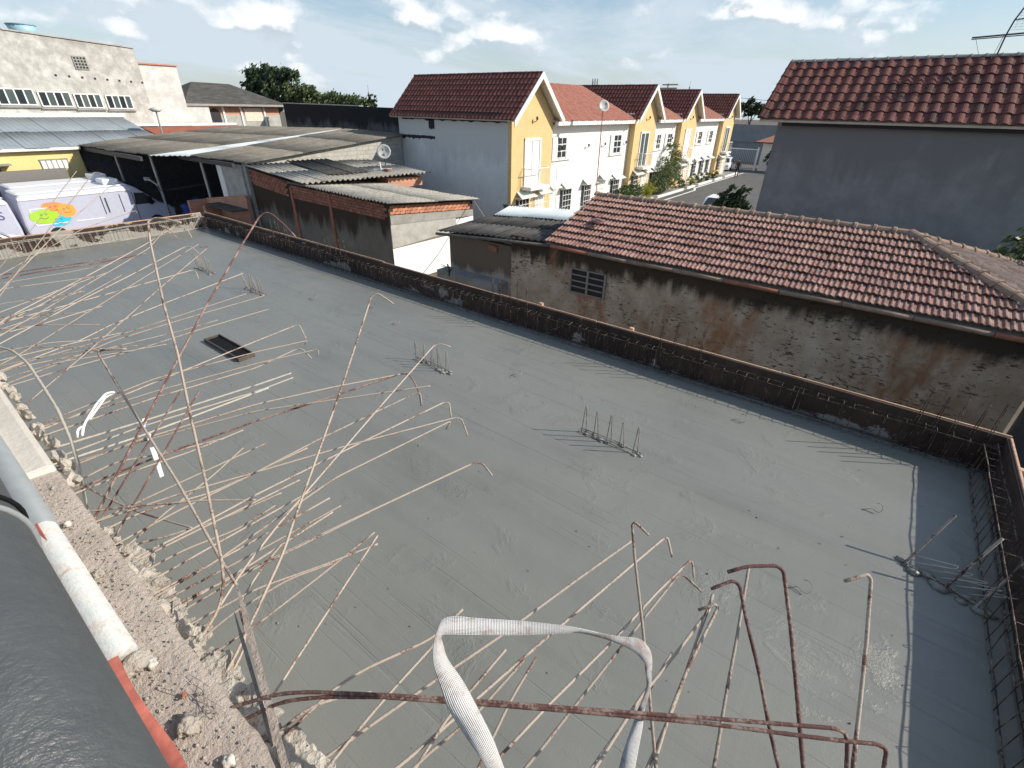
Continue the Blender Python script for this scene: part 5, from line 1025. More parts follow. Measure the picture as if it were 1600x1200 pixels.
# ================================================================ REBARS STICKING OUT OF THE LEDGE
REBARS=[
('thin straight rebar crossing the lilac van left of its painted logo',8,'sand',[(-5.479,0.0,1.746),(-5.782,0.33,1.95),(-6.023,0.593,2.112),(-6.315,0.92,2.308),(-6.953,1.602,2.738)]),
('thin rebar with short bent tip rising just in front of the van roof',8,'sand',[(-4.51,0.0,1.892),(-4.576,0.081,1.95),(-4.837,0.405,2.18),(-5.2,0.873,2.501),(-5.591,1.409,2.854),(-5.531,1.44,2.836)]),
('thin rebar with a small kinked tip ending at the van roof edge',8,'sand',[(-4.978,0.0,1.874),(-5.083,0.154,1.95),(-5.288,0.455,2.099),(-5.705,1.027,2.403),(-6.075,1.606,2.67),(-6.046,1.628,2.671)]),
('low dark rebar with a tiny hooked tip below the van cab door',8,'sand',[(-5.707,0.0,1.897),(-5.797,0.184,1.95),(-5.981,0.565,2.059),(-6.352,1.332,2.278),(-6.555,1.879,2.351),(-6.536,1.877,2.327)]),
('pale rebar with a round crook ending at the left end parapet',10,'sand',[(-4.586,0.0,1.895),(-4.684,0.159,1.95),(-4.815,0.375,2.025),(-5.104,0.997,2.144),(-5.343,1.5,2.247),(-5.508,1.829,2.325),(-5.452,1.879,2.337),(-5.397,1.909,2.322),(-5.328,1.903,2.242)]),
('pale rebar with curled end just left of the one crooked at the parapet',10,'sand',[(-4.416,0.0,1.92),(-4.488,0.128,1.95),(-4.575,0.282,1.986),(-4.841,0.773,2.088),(-5.232,1.498,2.237),(-5.425,1.735,2.34),(-5.371,1.764,2.325),(-5.311,1.768,2.268)]),
('pale rebar bent sharply down beside the farthest stirrup row',10,'sand',[(-4.333,0.0,1.939),(-4.372,0.081,1.95),(-4.456,0.256,1.973),(-4.724,0.792,2.059),(-4.917,1.19,2.114),(-5.204,1.771,2.201),(-5.157,1.81,2.208),(-5.074,1.831,2.151)]),
('pale rebar with a plain tip touching the farthest stirrup row',9,'sand',[(-4.027,-0.0,1.936),(-4.079,0.121,1.95),(-4.137,0.256,1.966),(-4.417,0.811,2.076),(-4.702,1.374,2.19),(-4.913,1.797,2.273)]),
('pale rebar with tip folded back sideways near the farthest stirrup row',9,'sand',[(-3.346,-0.0,1.895),(-3.514,0.238,1.95),(-3.748,0.568,2.026),(-4.191,1.179,2.176),(-4.599,1.756,2.31),(-4.663,1.703,2.304)]),
('rebar with rounded downward hook below the farthest stirrup row',10,'sand',[(-4.853,0.0,1.944),(-4.889,0.126,1.95),(-4.949,0.34,1.961),(-5.045,0.737,1.955),(-5.138,1.113,1.951),(-5.215,1.421,1.95),(-5.313,1.81,1.95),(-5.272,1.829,1.934),(-5.235,1.813,1.874)]),
('straight pale rebar ending between the two far stirrup rows',9,'sand',[(-3.966,0.0,1.949),(-4.048,0.232,1.95),(-4.18,0.608,1.951),(-4.272,0.83,1.973),(-4.431,1.263,1.984),(-4.699,2.017,1.992)]),
('straight pale rebar ending at the left foot of the second stirrup row',9,'sand',[(-3.993,0.0,1.945),(-4.024,0.198,1.95),(-4.048,0.357,1.954),(-4.084,0.669,1.943),(-4.143,1.088,1.944),(-4.245,1.803,1.95)]),
('straight pale rebar ending at the right foot of the second stirrup row',9,'sand',[(-3.77,0.0,1.94),(-3.812,0.215,1.95),(-3.855,0.442,1.96),(-3.916,0.724,1.982),(-3.979,1.143,1.975),(-4.082,1.876,1.95)]),
('straight pale rebar ending just above the black opening box',9,'sand',[(-3.746,0.0,1.948),(-3.748,0.188,1.95),(-3.751,0.413,1.952),(-3.746,0.792,1.942),(-3.753,1.204,1.95),(-3.756,1.734,1.95)]),
('rusty brown rebar lying lowest in the bundle below the left parapet',12,'rust',[(-6.34,0.0,1.953),(-6.334,0.335,1.95),(-6.329,0.585,1.948),(-6.326,0.859,1.951),(-6.315,1.202,1.939),(-6.312,1.592,1.944),(-6.313,1.762,1.95)]),
('rusty brown rebar lying on top of the bundle below the left parapet',12,'rust',[(-6.497,0.0,1.948),(-6.475,0.355,1.95),(-6.46,0.61,1.952),(-6.444,0.886,1.953),(-6.415,1.23,1.941),(-6.396,1.621,1.95)]),
(None,8,'sand',[(-5.463,0.0,1.933),(-5.446,0.207,1.95),(-5.427,0.43,1.968),(-5.346,0.965,1.95)]),
(None,8,'sand',[(-4.961,0.0,1.959),(-5.022,0.146,1.95),(-5.111,0.36,1.936),(-5.379,0.938,1.95)]),
(None,8,'sand',[(-5.014,0.0,1.936),(-4.899,0.16,1.95),(-4.79,0.312,1.963),(-4.653,0.498,1.974),(-4.411,0.785,1.95)]),
(None,8,'sand',[(-5.24,0.0,1.915),(-5.124,0.228,1.95),(-5.055,0.363,1.971),(-4.766,0.805,1.95)]),
(None,8,'sand',[(-4.482,0.0,1.921),(-4.552,0.138,1.95),(-4.628,0.29,1.982),(-4.704,0.541,1.961),(-4.834,0.93,1.95)]),
(None,8,'sand',[(-4.159,0.0,1.934),(-4.163,0.106,1.95),(-4.167,0.2,1.964),(-4.138,0.581,1.959),(-4.116,0.832,1.95)]),
(None,8,'sand',[(-3.977,0.0,1.937),(-3.975,0.103,1.95),(-3.972,0.224,1.966),(-3.923,0.564,1.946),(-3.858,1.119,1.94),(-3.838,1.371,1.95)]),
(None,8,'sand',[(-4.37,0.0,1.925),(-4.335,0.134,1.95),(-4.311,0.227,1.967),(-4.22,0.47,1.975),(-4.134,0.649,1.95)]),
(None,8,'sand',[(-4.629,0.0,1.959),(-4.752,0.17,1.95),(-4.86,0.317,1.942),(-5.13,0.699,1.907),(-5.634,1.319,1.95)]),
(None,8,'sand',[(-5.815,0.0,1.916),(-5.819,0.261,1.95),(-5.823,0.507,1.982),(-5.79,0.88,1.964),(-5.766,1.155,1.95)]),
(None,8,'sand',[(-5.036,0.0,1.955),(-5.159,0.199,1.95),(-5.279,0.394,1.946),(-5.582,0.87,1.952),(-5.839,1.278,1.95)]),
(None,8,'sand',[(-4.186,0.0,1.932),(-4.107,0.184,1.95),(-4.033,0.359,1.967),(-3.931,0.564,1.966),(-3.793,0.822,1.95)]),
(None,8,'sand',[(-3.92,0.0,1.931),(-3.883,0.177,1.95),(-3.834,0.41,1.975),(-3.748,0.682,1.959),(-3.667,0.951,1.95)]),
(None,8,'sand',[(-4.65,0.0,1.937),(-4.482,0.158,1.95),(-4.367,0.266,1.959),(-4.103,0.507,1.968),(-3.915,0.658,1.95)]),
(None,8,'sand',[(-6.039,0.0,1.936),(-6.063,0.257,1.95),(-6.09,0.549,1.965),(-6.114,1.05,1.949),(-6.136,1.396,1.95)]),
(None,8,'sand',[(-4.804,-0.0,2.001),(-4.954,0.201,1.95),(-5.06,0.343,1.914),(-5.31,0.624,1.923),(-5.632,0.973,1.95)]),
('concrete-splashed thick rebar arching down to the slab beside the plaster block',16,'cement',[(-1.932,0.0,1.713),(-2.331,0.116,1.9),(-2.518,0.171,1.988),(-2.661,0.199,2.046),(-2.855,0.225,2.118),(-3.045,0.234,2.174),(-3.248,0.241,2.232),(-3.407,0.225,2.258),(-3.585,0.18,2.25)]),
('pale rebar with long bent tip pointing right, above the white tape marks',12,'sand',[(-1.345,0.291,2.0),(-1.462,0.302,2.029),(-1.85,0.351,2.134),(-2.242,0.389,2.23),(-2.791,0.445,2.369),(-2.679,0.533,2.376)]),
('tall dark rust rebar with a wide crook reaching past the beam corner',13,'rust',[(-2.077,0.0,1.873),(-2.2,0.145,1.95),(-2.351,0.323,2.044),(-2.906,0.997,2.392),(-3.037,1.166,2.475),(-3.22,1.404,2.592),(-3.421,1.67,2.72),(-3.399,1.706,2.747),(-3.362,1.729,2.74),(-3.279,1.751,2.685),(-3.18,1.768,2.607)]),
('tall leaning rebar whose hooked tip stands before the left parapet',12,'rustsand',[(-1.271,0.0,1.896),(-1.292,0.132,1.95),(-1.298,0.165,1.964),(-1.313,0.212,1.988),(-1.35,0.258,2.024),(-1.41,0.291,2.062),(-1.68,0.399,2.213),(-1.889,0.477,2.326),(-2.187,0.594,2.49),(-2.418,0.671,2.609),(-2.777,0.808,2.805),(-2.904,0.866,2.88),(-2.886,0.89,2.894),(-2.848,0.918,2.895),(-2.771,0.963,2.877)]),
('dark straight rebar left of the crossing above the white tape marks',9,'rust',[(-2.055,0.0,1.876),(-2.142,0.141,1.95),(-2.258,0.33,2.05),(-2.43,0.619,2.2)]),
('dark straight rebar right of the white tape marks',9,'rust',[(-1.961,-0.0,1.831),(-2.09,0.217,1.95),(-2.219,0.434,2.069),(-2.363,0.674,2.2)]),
('rebar with a short drop hook, uppermost beyond the black opening box',10,'sand',[(-3.038,0.0,1.949),(-3.061,0.148,1.95),(-3.145,0.684,1.954),(-3.245,1.357,1.952),(-3.292,1.676,1.95),(-3.263,1.701,1.955),(-3.186,1.69,1.86)]),
('straight rebar ending under the drop hook beyond the black opening box',9,'sand',[(-3.133,0.0,1.937),(-3.127,0.152,1.95),(-3.105,0.683,1.995),(-3.034,1.25,1.975),(-2.984,1.591,1.95),(-2.993,1.567,1.926)]),
('pale rebar with smooth bent end passing right of the black opening box',10,'sand',[(-3.001,0.0,1.95),(-2.992,0.147,1.95),(-2.965,0.617,1.95),(-2.917,1.175,1.926),(-2.919,1.458,1.95),(-2.886,1.486,1.955),(-2.813,1.5,1.899)]),
('rebar with a tiny downturned tip furthest right of the black opening box',9,'sand',[(-3.121,0.0,1.945),(-3.094,0.15,1.95),(-3.007,0.638,1.966),(-2.898,1.175,1.964),(-2.817,1.528,1.95),(-2.79,1.549,1.951),(-2.78,1.53,1.913)]),
('thick cement-coated rebar, the upper of the parallel pair in the middle',13,'cement',[(-2.855,0.0,1.952),(-2.829,0.146,1.95),(-2.769,0.476,1.945),(-2.671,1.049,1.945),(-2.638,1.256,1.95)]),
('thick cement-coated rebar, the lower of the parallel pair in the middle',12,'cement',[(-2.743,0.0,1.946),(-2.728,0.133,1.95),(-2.691,0.454,1.96),(-2.603,1.012,1.943),(-2.578,1.232,1.95)]),
('thick cement-coated rebar just below the parallel pair',12,'cement',[(-2.693,0.0,1.954),(-2.676,0.133,1.95),(-2.638,0.43,1.941),(-2.606,0.764,1.945),(-2.576,1.076,1.95)]),
('dark rust rebar with a big drop hook in the middle of the slab',12,'rust',[(-2.419,0.0,1.947),(-2.407,0.077,1.95),(-2.353,0.426,1.964),(-2.278,0.845,1.967),(-2.191,1.273,1.956),(-2.115,1.658,1.95),(-2.073,1.695,1.958),(-2.034,1.703,1.928),(-1.969,1.692,1.846),(-1.94,1.669,1.784)]),
('sandy rebar meeting the big drop hook from the left',11,'sand',[(-2.633,0.0,1.938),(-2.605,0.115,1.95),(-2.533,0.407,1.981),(-2.381,0.907,1.997),(-2.246,1.286,1.98),(-2.091,1.699,1.95)]),
('sandy straight rebar passing under the big drop hook',10,'sand',[(-2.688,0.0,1.938),(-2.639,0.116,1.95),(-2.515,0.409,1.98),(-2.304,0.869,2.006),(-2.09,1.26,1.979),(-1.859,1.683,1.95)]),
('long rebar with a short drop tip just below the big drop hook',10,'sand',[(-1.928,0.0,1.947),(-1.926,0.107,1.95),(-1.922,0.332,1.956),(-1.907,0.644,1.954),(-1.898,0.955,1.959),(-1.865,1.565,1.95),(-1.839,1.586,1.954),(-1.81,1.562,1.89)]),
('long rebar with vertical hook, right of the big drop hook',10,'sand',[(-1.81,0.0,1.95),(-1.801,0.101,1.95),(-1.782,0.32,1.95),(-1.765,0.569,1.957),(-1.718,1.085,1.955),(-1.667,1.599,1.95),(-1.641,1.619,1.951),(-1.606,1.593,1.879)]),
('long rebar with rounded hook furthest right in the middle fan',10,'sand',[(-2.161,0.0,1.945),(-2.119,0.106,1.95),(-2.014,0.371,1.962),(-1.899,0.641,1.961),(-1.745,1.005,1.963),(-1.514,1.525,1.95),(-1.482,1.546,1.948),(-1.426,1.531,1.868)]),
('long straight rebar with a short back-bent tip in the middle fan',10,'sand',[(-1.571,0.0,1.951),(-1.565,0.104,1.95),(-1.555,0.295,1.948),(-1.56,0.548,1.965),(-1.566,0.822,1.983),(-1.508,1.498,1.95),(-1.517,1.461,1.908)]),
('long lone rebar whose hook points down in the open slab centre',10,'sand',[(-1.517,0.0,1.95),(-1.488,0.113,1.95),(-1.419,0.383,1.949),(-1.344,0.69,1.953),(-1.274,0.962,1.952),(-1.183,1.316,1.95),(-1.154,1.334,1.945),(-1.1,1.339,1.897)]),
('tall steep rebar with a bent tip high over the slab centre',11,'rustsand',[(-1.045,0.0,1.92),(-1.106,0.112,1.95),(-1.144,0.182,1.969),(-1.203,0.28,1.997),(-1.306,0.446,2.047),(-1.368,0.523,2.075),(-1.74,1.02,2.249),(-2.187,1.591,2.455),(-2.165,1.621,2.475),(-2.074,1.652,2.423)]),
('steep rebar with flat bent tip beside the third stirrup row',10,'sand',[(-1.225,0.0,1.923),(-1.332,0.188,1.95),(-1.419,0.342,1.972),(-1.506,0.533,1.988),(-1.792,1.235,2.025),(-1.94,1.605,2.043),(-2.072,1.935,2.059),(-2.036,1.97,2.07),(-1.983,1.997,2.053)]),
('short straight rebar in the middle fan, first from the top of seven plain ones',9,'sand',[(-2.125,0.0,1.95),(-2.117,0.138,1.95),(-2.102,0.429,1.951),(-2.082,0.791,1.95)]),
('short straight rebar in the middle fan, second from the top of seven plain ones',9,'sand',[(-1.798,0.0,1.95),(-1.786,0.106,1.95),(-1.754,0.38,1.95),(-1.713,0.738,1.95)]),
('short straight rebar in the middle fan, third from the top of seven plain ones',9,'sand',[(-1.652,0.0,1.95),(-1.646,0.114,1.95),(-1.632,0.372,1.951),(-1.61,0.756,1.95)]),
('short straight rebar in the middle fan, fourth from the top of seven plain ones',9,'sand',[(-1.595,0.0,1.952),(-1.581,0.113,1.95),(-1.549,0.377,1.945),(-1.512,0.753,1.95)]),
('short straight rebar in the middle fan, fifth from the top of seven plain ones',9,'sand',[(-1.543,0.0,1.951),(-1.527,0.113,1.95),(-1.485,0.394,1.948),(-1.436,0.755,1.95)]),
('short straight rebar in the middle fan, sixth from the top of seven plain ones',9,'sand',[(-1.472,0.0,1.951),(-1.466,0.09,1.95),(-1.445,0.395,1.945),(-1.432,0.712,1.95)]),
('short straight rebar in the middle fan, seventh from the top of seven plain ones',9,'sand',[(-1.456,0.0,1.946),(-1.442,0.103,1.95),(-1.402,0.377,1.961),(-1.315,0.804,1.95)]),
('straight rebar ending beside the paired tips left of the white strap',9,'sand',[(-1.403,0.0,1.94),(-1.373,0.11,1.95),(-1.311,0.33,1.97),(-1.232,0.521,1.957),(-1.156,0.718,1.95)]),
('straight rebar, upper of the paired tips left of the white strap',9,'sand',[(-1.222,0.0,1.956),(-1.215,0.117,1.95),(-1.206,0.267,1.942),(-1.207,0.502,1.944),(-1.211,0.747,1.95)]),
('thin steep straight rebar left of the white strap',9,'sand',[(-0.895,0.0,1.954),(-0.939,0.127,1.95),(-0.965,0.203,1.948),(-1.06,0.429,1.949),(-1.189,0.744,1.95)]),
('curved rusty rebar bending down beside the grey wood splinter',9,'rustsand',[(-0.999,0.0,1.947),(-1.094,0.126,1.95),(-1.153,0.205,1.952),(-1.202,0.236,1.958),(-1.298,0.261,1.962),(-1.368,0.359,1.962),(-1.441,0.494,1.95)]),
(None,9,'sand',[(-2.051,0.0,1.943),(-2.041,0.084,1.95),(-2.023,0.232,1.962),(-1.957,0.466,1.932),(-1.892,0.89,1.95)]),
(None,9,'sand',[(-2.39,0.0,1.948),(-2.375,0.113,1.95),(-2.354,0.27,1.953),(-2.307,0.539,1.943),(-2.277,0.773,1.95)]),
(None,9,'sand',[(-1.945,0.0,1.958),(-1.904,0.094,1.95),(-1.837,0.247,1.937),(-1.769,0.418,1.931),(-1.7,0.645,1.95)]),
(None,9,'sand',[(-1.722,0.0,1.947),(-1.71,0.11,1.95),(-1.694,0.262,1.954),(-1.658,0.429,1.937),(-1.65,0.588,1.95)]),
(None,9,'sand',[(-1.822,0.0,1.949),(-1.869,0.103,1.95),(-1.957,0.297,1.952),(-2.043,0.51,1.946),(-2.132,0.699,1.95)]),
(None,9,'sand',[(-2.471,0.0,1.928),(-2.454,0.111,1.95),(-2.428,0.278,1.983),(-2.358,0.453,1.96),(-2.281,0.679,1.95)]),
(None,9,'sand',[(-3.135,0.0,1.994),(-2.567,0.117,1.95),(-2.34,0.164,1.932),(-2.081,0.23,1.928),(-1.789,0.323,1.95)]),
(None,9,'sand',[(-2.311,0.0,1.945),(-2.22,0.093,1.95),(-2.069,0.247,1.958),(-1.893,0.42,1.961),(-1.744,0.556,1.95)]),
(None,9,'sand',[(-1.281,0.0,1.932),(-1.282,0.109,1.95),(-1.283,0.231,1.97),(-1.257,0.416,1.974),(-1.214,0.56,1.95)]),
('rebar passing behind the white strap toward the hooked upright bar',11,'sand',[(-0.768,0.0,1.952),(-0.742,0.086,1.95),(-0.715,0.175,1.948),(-0.679,0.307,1.949),(-0.626,0.496,1.948),(-0.564,0.708,1.945),(-0.475,1.044,1.949),(-0.397,1.328,1.95)]),
('rebar with a short drop hook right of the hooked upright bar',11,'sand',[(-0.63,0.0,1.959),(-0.578,0.189,1.95),(-0.545,0.307,1.944),(-0.497,0.537,1.947),(-0.443,0.792,1.949),(-0.344,1.236,1.95),(-0.303,1.418,1.95),(-0.291,1.43,1.955),(-0.253,1.411,1.89)]),
('rebar with a vertical drop tip, second right of the hooked upright bar',10,'sand',[(-0.446,0.0,1.95),(-0.382,0.339,1.95),(-0.358,0.466,1.95),(-0.325,0.649,1.952),(-0.271,0.914,1.949),(-0.228,1.167,1.953),(-0.18,1.397,1.95),(-0.154,1.372,1.888)]),
('rebar with a rounded end bent to the right beside the vertical drop tip',10,'sand',[(-0.36,0.0,1.956),(-0.299,0.435,1.95),(-0.282,0.553,1.948),(-0.267,0.688,1.949),(-0.223,1.059,1.95),(-0.196,1.281,1.95),(-0.18,1.298,1.956),(-0.109,1.313,1.906)]),
('hooked upright rebar rising right beside the white strap',11,'rustsand',[(0.401,0.0,1.7),(0.026,0.585,1.95),(-0.027,0.668,1.986),(-0.112,0.8,2.042),(-0.196,0.927,2.097),(-0.301,1.08,2.163),(-0.356,1.168,2.2),(-0.35,1.177,2.208),(-0.301,1.188,2.171)]),
('rebar with a long hook to the left and a backward-leaning stem, centre right',12,'rust',[(0.839,0.097,1.48),(0.274,0.775,1.95),(0.214,0.847,2.0),(0.165,0.909,2.043),(0.11,0.992,2.097),(0.037,1.082,2.159),(-0.005,1.144,2.2),(-0.025,1.138,2.213),(-0.069,1.089,2.19)]),
('upright rebar with the broad flat bend, right of the crossing pair',13,'rust',[(0.699,0.02,1.462),(0.305,0.798,1.95),(0.262,0.882,2.003),(0.203,1.01,2.081),(0.142,1.137,2.16),(0.084,1.248,2.23),(0.064,1.242,2.243),(-0.006,1.188,2.24),(-0.046,1.147,2.224)]),
('plain rebar leaning right under the broad flat bend',11,'sand',[(0.168,0.0,1.76),(0.1,0.642,1.95),(0.088,0.758,1.984),(0.061,0.904,2.032),(0.036,1.066,2.082),(-0.001,1.278,2.15)]),
('rebar with a small hook to the left in the close group of three',11,'sand',[(0.015,0.0,1.793),(-0.025,0.545,1.95),(-0.034,0.664,1.984),(-0.046,0.787,2.021),(-0.048,0.923,2.056),(-0.037,1.118,2.1),(-0.048,1.116,2.108),(-0.082,1.079,2.092)]),
('plain rebar in the middle of the close group of three',11,'sand',[(-0.033,0.0,1.825),(-0.043,0.532,1.95),(-0.045,0.658,1.98),(-0.043,0.815,2.014),(-0.054,0.997,2.06),(-0.063,1.153,2.1)]),
('plain rebar lowest in the close group of three',11,'sand',[(-0.21,0.0,1.87),(-0.162,0.455,1.95),(-0.149,0.581,1.972),(-0.126,0.785,2.007),(-0.093,0.943,2.025),(-0.058,1.14,2.05)]),
('upright rebar hooked to the left, furthest right in the foreground',12,'rustsand',[(0.498,0.0,1.489),(0.367,0.82,1.98),(0.349,0.929,2.045),(0.328,1.063,2.125),(0.309,1.175,2.193),(0.281,1.316,2.28),(0.268,1.315,2.292),(0.223,1.269,2.274)]),
('long horizontal rust rebar in front of the strap, with its hook nearer the centre',11,'rust',[(-1.018,0.0,2.042),(-0.898,0.111,2.1),(-0.837,0.168,2.13),(-0.771,0.217,2.144),(-0.61,0.324,2.157),(-0.412,0.452,2.168),(-0.22,0.574,2.177),(0.026,0.732,2.189),(0.269,0.886,2.2),(0.289,0.896,2.193),(0.301,0.89,2.173),(0.33,0.849,2.086)]),
('long horizontal rust rebar in front of the strap, with its hook further right',11,'rust',[(-0.97,0.0,2.001),(-0.867,0.114,2.08),(-0.816,0.17,2.119),(-0.739,0.23,2.139),(-0.607,0.321,2.154),(-0.409,0.448,2.165),(-0.217,0.57,2.174),(0.03,0.725,2.182),(0.271,0.87,2.18),(0.357,0.929,2.173),(0.376,0.936,2.163),(0.392,0.894,2.09)]),
('curved rebar dipping from the long horizontal bars at the bottom edge',10,'sand',[(-0.894,0.0,1.923),(-0.864,0.113,1.95),(-0.853,0.153,1.96),(-0.835,0.221,1.976),(-0.804,0.279,1.973),(-0.745,0.36,1.95)]),
('rebar bending upward left of the strap corner',10,'sand',[(-0.815,0.0,1.93),(-0.823,0.091,1.95),(-0.829,0.159,1.965),(-0.821,0.293,1.98),(-0.801,0.378,1.976),(-0.727,0.587,1.939),(-0.716,0.713,1.95)]),
('straight rebar ending at the left strand of the strap',10,'sand',[(-0.67,0.0,1.947),(-0.681,0.117,1.95),(-0.693,0.243,1.953),(-0.7,0.369,1.954),(-0.705,0.567,1.95)]),
('short straight rebar inside the strap loop, left one',10,'sand',[(-0.477,0.0,1.935),(-0.509,0.29,1.95),(-0.526,0.446,1.958),(-0.523,0.54,1.955),(-0.519,0.693,1.95)]),
('short straight rebar inside the strap loop, right one',10,'sand',[(-0.293,0.0,1.939),(-0.374,0.353,1.95),(-0.386,0.409,1.952),(-0.419,0.593,1.954),(-0.43,0.732,1.95)]),
('rebar running behind the lower end of the right strap strand',10,'sand',[(-0.248,0.0,1.957),(-0.175,0.475,1.95),(-0.158,0.586,1.948),(-0.142,0.707,1.949),(-0.12,0.839,1.946),(-0.107,1.0,1.95)]),
('straight rebar crossing under the left strap strand',10,'sand',[(-0.547,0.0,1.942),(-0.524,0.222,1.95),(-0.514,0.327,1.954),(-0.476,0.493,1.942),(-0.455,0.705,1.95)])]

for label,d,tone,P in REBARS:
    pts=resample([Vector(p) for p in fillet(P,.05,5)],.016); r=d*.00042
    rs=[r*(1.0+.10*((k%2)-.5)) for k in range(len(pts))]
    o=MB().tube(pts,rs,7,.05 if tone!='cement' else .16).build('rebar',BAR[tone],None,True)
    tag(o,label or ('short plain straight rebar in the dense far-left fan' if P[0][0]<-3.5 else 'plain straight rebar low in the middle fan near the ledge'),'rebar','rebars sticking out of the ledge')
# ================================================================ STRAP, TAPE, SPLINTER
def strapmat():
    m,nt,N,L,p=newmat('woven_strap'); uv=N.new('ShaderNodeUVMap').outputs[0]; w=N.new('ShaderNodeTexWave'); w.bands_direction='Y'; w.inputs['Scale'].default_value=4.2; w.inputs['Distortion'].default_value=.6; w.inputs['Detail Scale'].default_value=6; L.new(uv,w.inputs[0]); w2=N.new('ShaderNodeTexWave'); w2.inputs['Scale'].default_value=26; w2.inputs['Distortion'].default_value=2; L.new(uv,w2.inputs[0])
    g=N.new('ShaderNodeNewGeometry').outputs['Position']; d=nnode(N,L,g,14,7,.65)
    c=mixc(N,L,mapr(N,L,d,.50,.66,0,.75),(.66,.65,.63),(.36,.25,.20)); L.new(c,p.inputs['Base Color']); p.inputs['Roughness'].default_value=.6
    c=mixc(N,L,mop(N,L,'MULTIPLY',w.outputs[0],.16),c,(.40,.37,.35)); L.new(c,p.inputs['Base Color']); bump(N,L,p,mop(N,L,'ADD',mop(N,L,'MULTIPLY',w.outputs[0],.7),mop(N,L,'ADD',mop(N,L,'MULTIPLY',w2.outputs[0],.4),d)),.7,.004); return m
def ribbon(name,label,cat,A,B,mat_,sub=5,thick=.0022):
    A=[Vector(p) for p in A]; B=[Vector(p) for p in B]
    def cr(P,i,t):
        p0,p1,p2,p3=P[max(i-1,0)],P[i],P[i+1],P[min(i+2,len(P)-1)]
        return .5*((2*p1)+(p2-p0)*t+(2*p0-5*p1+4*p2-p3)*t*t+(3*p1-p0-3*p2+p3)*t**3)
    L=[];Rr=[]
    for i in range(len(A)-1):
        for k in range(sub): L.append(cr(A,i,k/sub)); Rr.append(cr(B,i,k/sub))
    L.append(A[-1]); Rr.append(B[-1]); vs=[]
    for a,b in zip(L,Rr): vs+=[a,a.lerp(b,.5),b]
    fs=[(3*i+q,3*i+q+1,3*i+q+4,3*i+q+3) for i in range(len(L)-1) for q in (0,1)]
    mb=MB().add(vs,fs); o=mb.build(name,mat_,None,True); uvl=o.data.uv_layers.new(name='UVMap')
    for lp in o.data.loops: vi=lp.vertex_index; uvl.data[lp.index].uv=((vi//3)/len(L)*4,(vi%3)/2)
    m=o.modifiers.new('s','SOLIDIFY'); m.thickness=thick; tag(o,label,cat); return o
m_strap=strapmat()
STRAP_A=[(-0.271,0.3375,2.18),(-0.3063,0.3493,2.2),(-0.384,0.3571,2.24),(-0.4235,0.361,2.27),(-0.4541,0.3742,2.29),(-0.4952,0.3932,2.31),(-0.5151,0.4128,2.33),(-0.5338,0.4467,2.34),(-0.5386,0.4861,2.34),(-0.4715,0.5489,2.32),(-0.4008,0.6121,2.3),(-0.3222,0.6665,2.29),(-0.2773,0.6946,2.28),(-0.2193,0.7286,2.27),(-0.1651,0.7702,2.26),(-0.1366,0.771,2.25),(-0.1192,0.7576,2.24),(-0.1027,0.7228,2.22),(-0.0927,0.6923,2.2),(-0.09,0.6645,2.18),(-0.0792,0.6364,2.17),(-0.0702,0.599,2.16),(-0.0611,0.5623,2.15),(-0.051,0.5244,2.14)]
STRAP_B=[(-0.2472,0.3611,2.168),(-0.2793,0.3759,2.188),(-0.3229,0.3909,2.228),(-0.3759,0.4051,2.258),(-0.4349,0.4211,2.278),(-0.4855,0.4277,2.298),(-0.512,0.4397,2.318),(-0.5204,0.4449,2.328),(-0.513,0.4585,2.328),(-0.4492,0.522,2.308),(-0.3835,0.5889,2.288),(-0.314,0.655,2.278),(-0.279,0.6902,2.268),(-0.2148,0.7228,2.258),(-0.161,0.7393,2.248),(-0.1249,0.7331,2.238),(-0.1153,0.7226,2.228),(-0.1063,0.7057,2.208),(-0.1023,0.6676,2.188),(-0.103,0.6547,2.168),(-0.0975,0.5948,2.158),(-0.0942,0.568,2.148),(-0.0898,0.546,2.138),(-0.08,0.5075,2.128)]
TAPE_A=[(-2.7036,0.4828,1.99),(-2.536,0.4408,1.99),(-2.4102,0.4122,1.99),(-2.262,0.3818,1.99),(-2.1173,0.3507,1.99)]
TAPE_B=[(-2.7136,0.499,1.985),(-2.5458,0.462,1.985),(-2.411,0.4322,1.985),(-2.2692,0.4009,1.985),(-2.1254,0.367,1.985)]
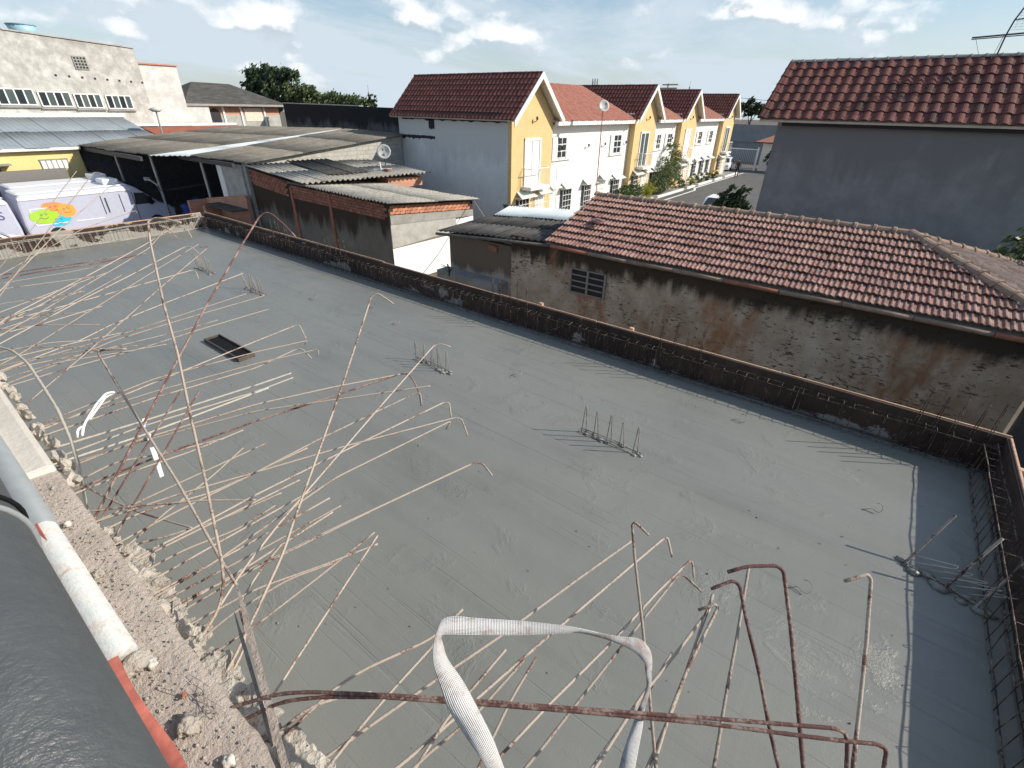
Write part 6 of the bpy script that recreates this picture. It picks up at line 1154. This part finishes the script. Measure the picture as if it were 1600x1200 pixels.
TIE=[(-2.8015,0.2374,1.97),(-2.8227,0.2487,2.0),(-2.8442,0.2799,2.0),(-2.7677,0.247,1.98),(-2.8484,0.2836,2.0),(-2.981,0.3786,2.02),(-3.0753,0.4516,2.02),(-3.0928,0.4975,2.0),(-3.0977,0.4452,1.99),(-2.9072,0.32,1.99)]
SPL1=[(-1.2342,0.268,2.12),(-0.6702,0.0955,2.1)]
SPL2=[(-1.1642,0.2203,2.1),(-0.7658,0.1103,2.08)]

ribbon('lifting_strap','white woven strap standing in a loop at the bottom centre','strap',STRAP_A,STRAP_B,m_strap)
th=thing('white_tape','strip of white tape pieces hanging among the rebars','tape',TAPE_A[2])
for i in range(len(TAPE_A)-1):
    A=[Vector(p) for p in TAPE_A]; B=[Vector(p) for p in TAPE_B]; a,b=(0,.55) if i<2 else (0,.8)
    q=[A[i].lerp(A[i+1],a),B[i].lerp(B[i+1],a),B[i].lerp(B[i+1],b),A[i].lerp(A[i+1],b)]; MB().slab(q,.001).build('tape_piece',m_trim,th)
o=MB().tube(resample(fillet(TIE,.03,4),.02),.006,6).build('white_tie','x' and m_trim,None,True); tag(o,'looped white plastic tie knotted round the rebars by the plaster block','plastic tie')
for nm,lab,P,w in (('wood_splinter','long grey wood splinter leaning at the ledge, longer piece',SPL1,.016),('wood_splinter','thin grey wood splinter beside the longer one',SPL2,.009)):
    a,b=[Vector(p) for p in P]; d=(b-a).normalized(); s=d.cross(Vector((0,0,1))).normalized(); u=s.cross(d); n=14; vs=[]
    for k in range(n+1):
        t=k/n; ww=w*(.25+.75*min(1,t*4))*(1+.15*noise.noise(Vector((k*.9,w*99,0)))); p=a.lerp(b,t); vs+=[p-s*ww*.5,p+s*ww*.5,p+s*ww*.5-u*.006,p-s*ww*.5-u*.006]
    fs=[(4*i+q,4*i+(q+1)%4,4*i+4+(q+1)%4,4*i+4+q) for i in range(n) for q in range(4)]+[(3,2,1,0),(4*n,4*n+1,4*n+2,4*n+3)]
    o=MB().add(vs,fs).build(nm,m_greywood); tag(o,lab,'splinter')
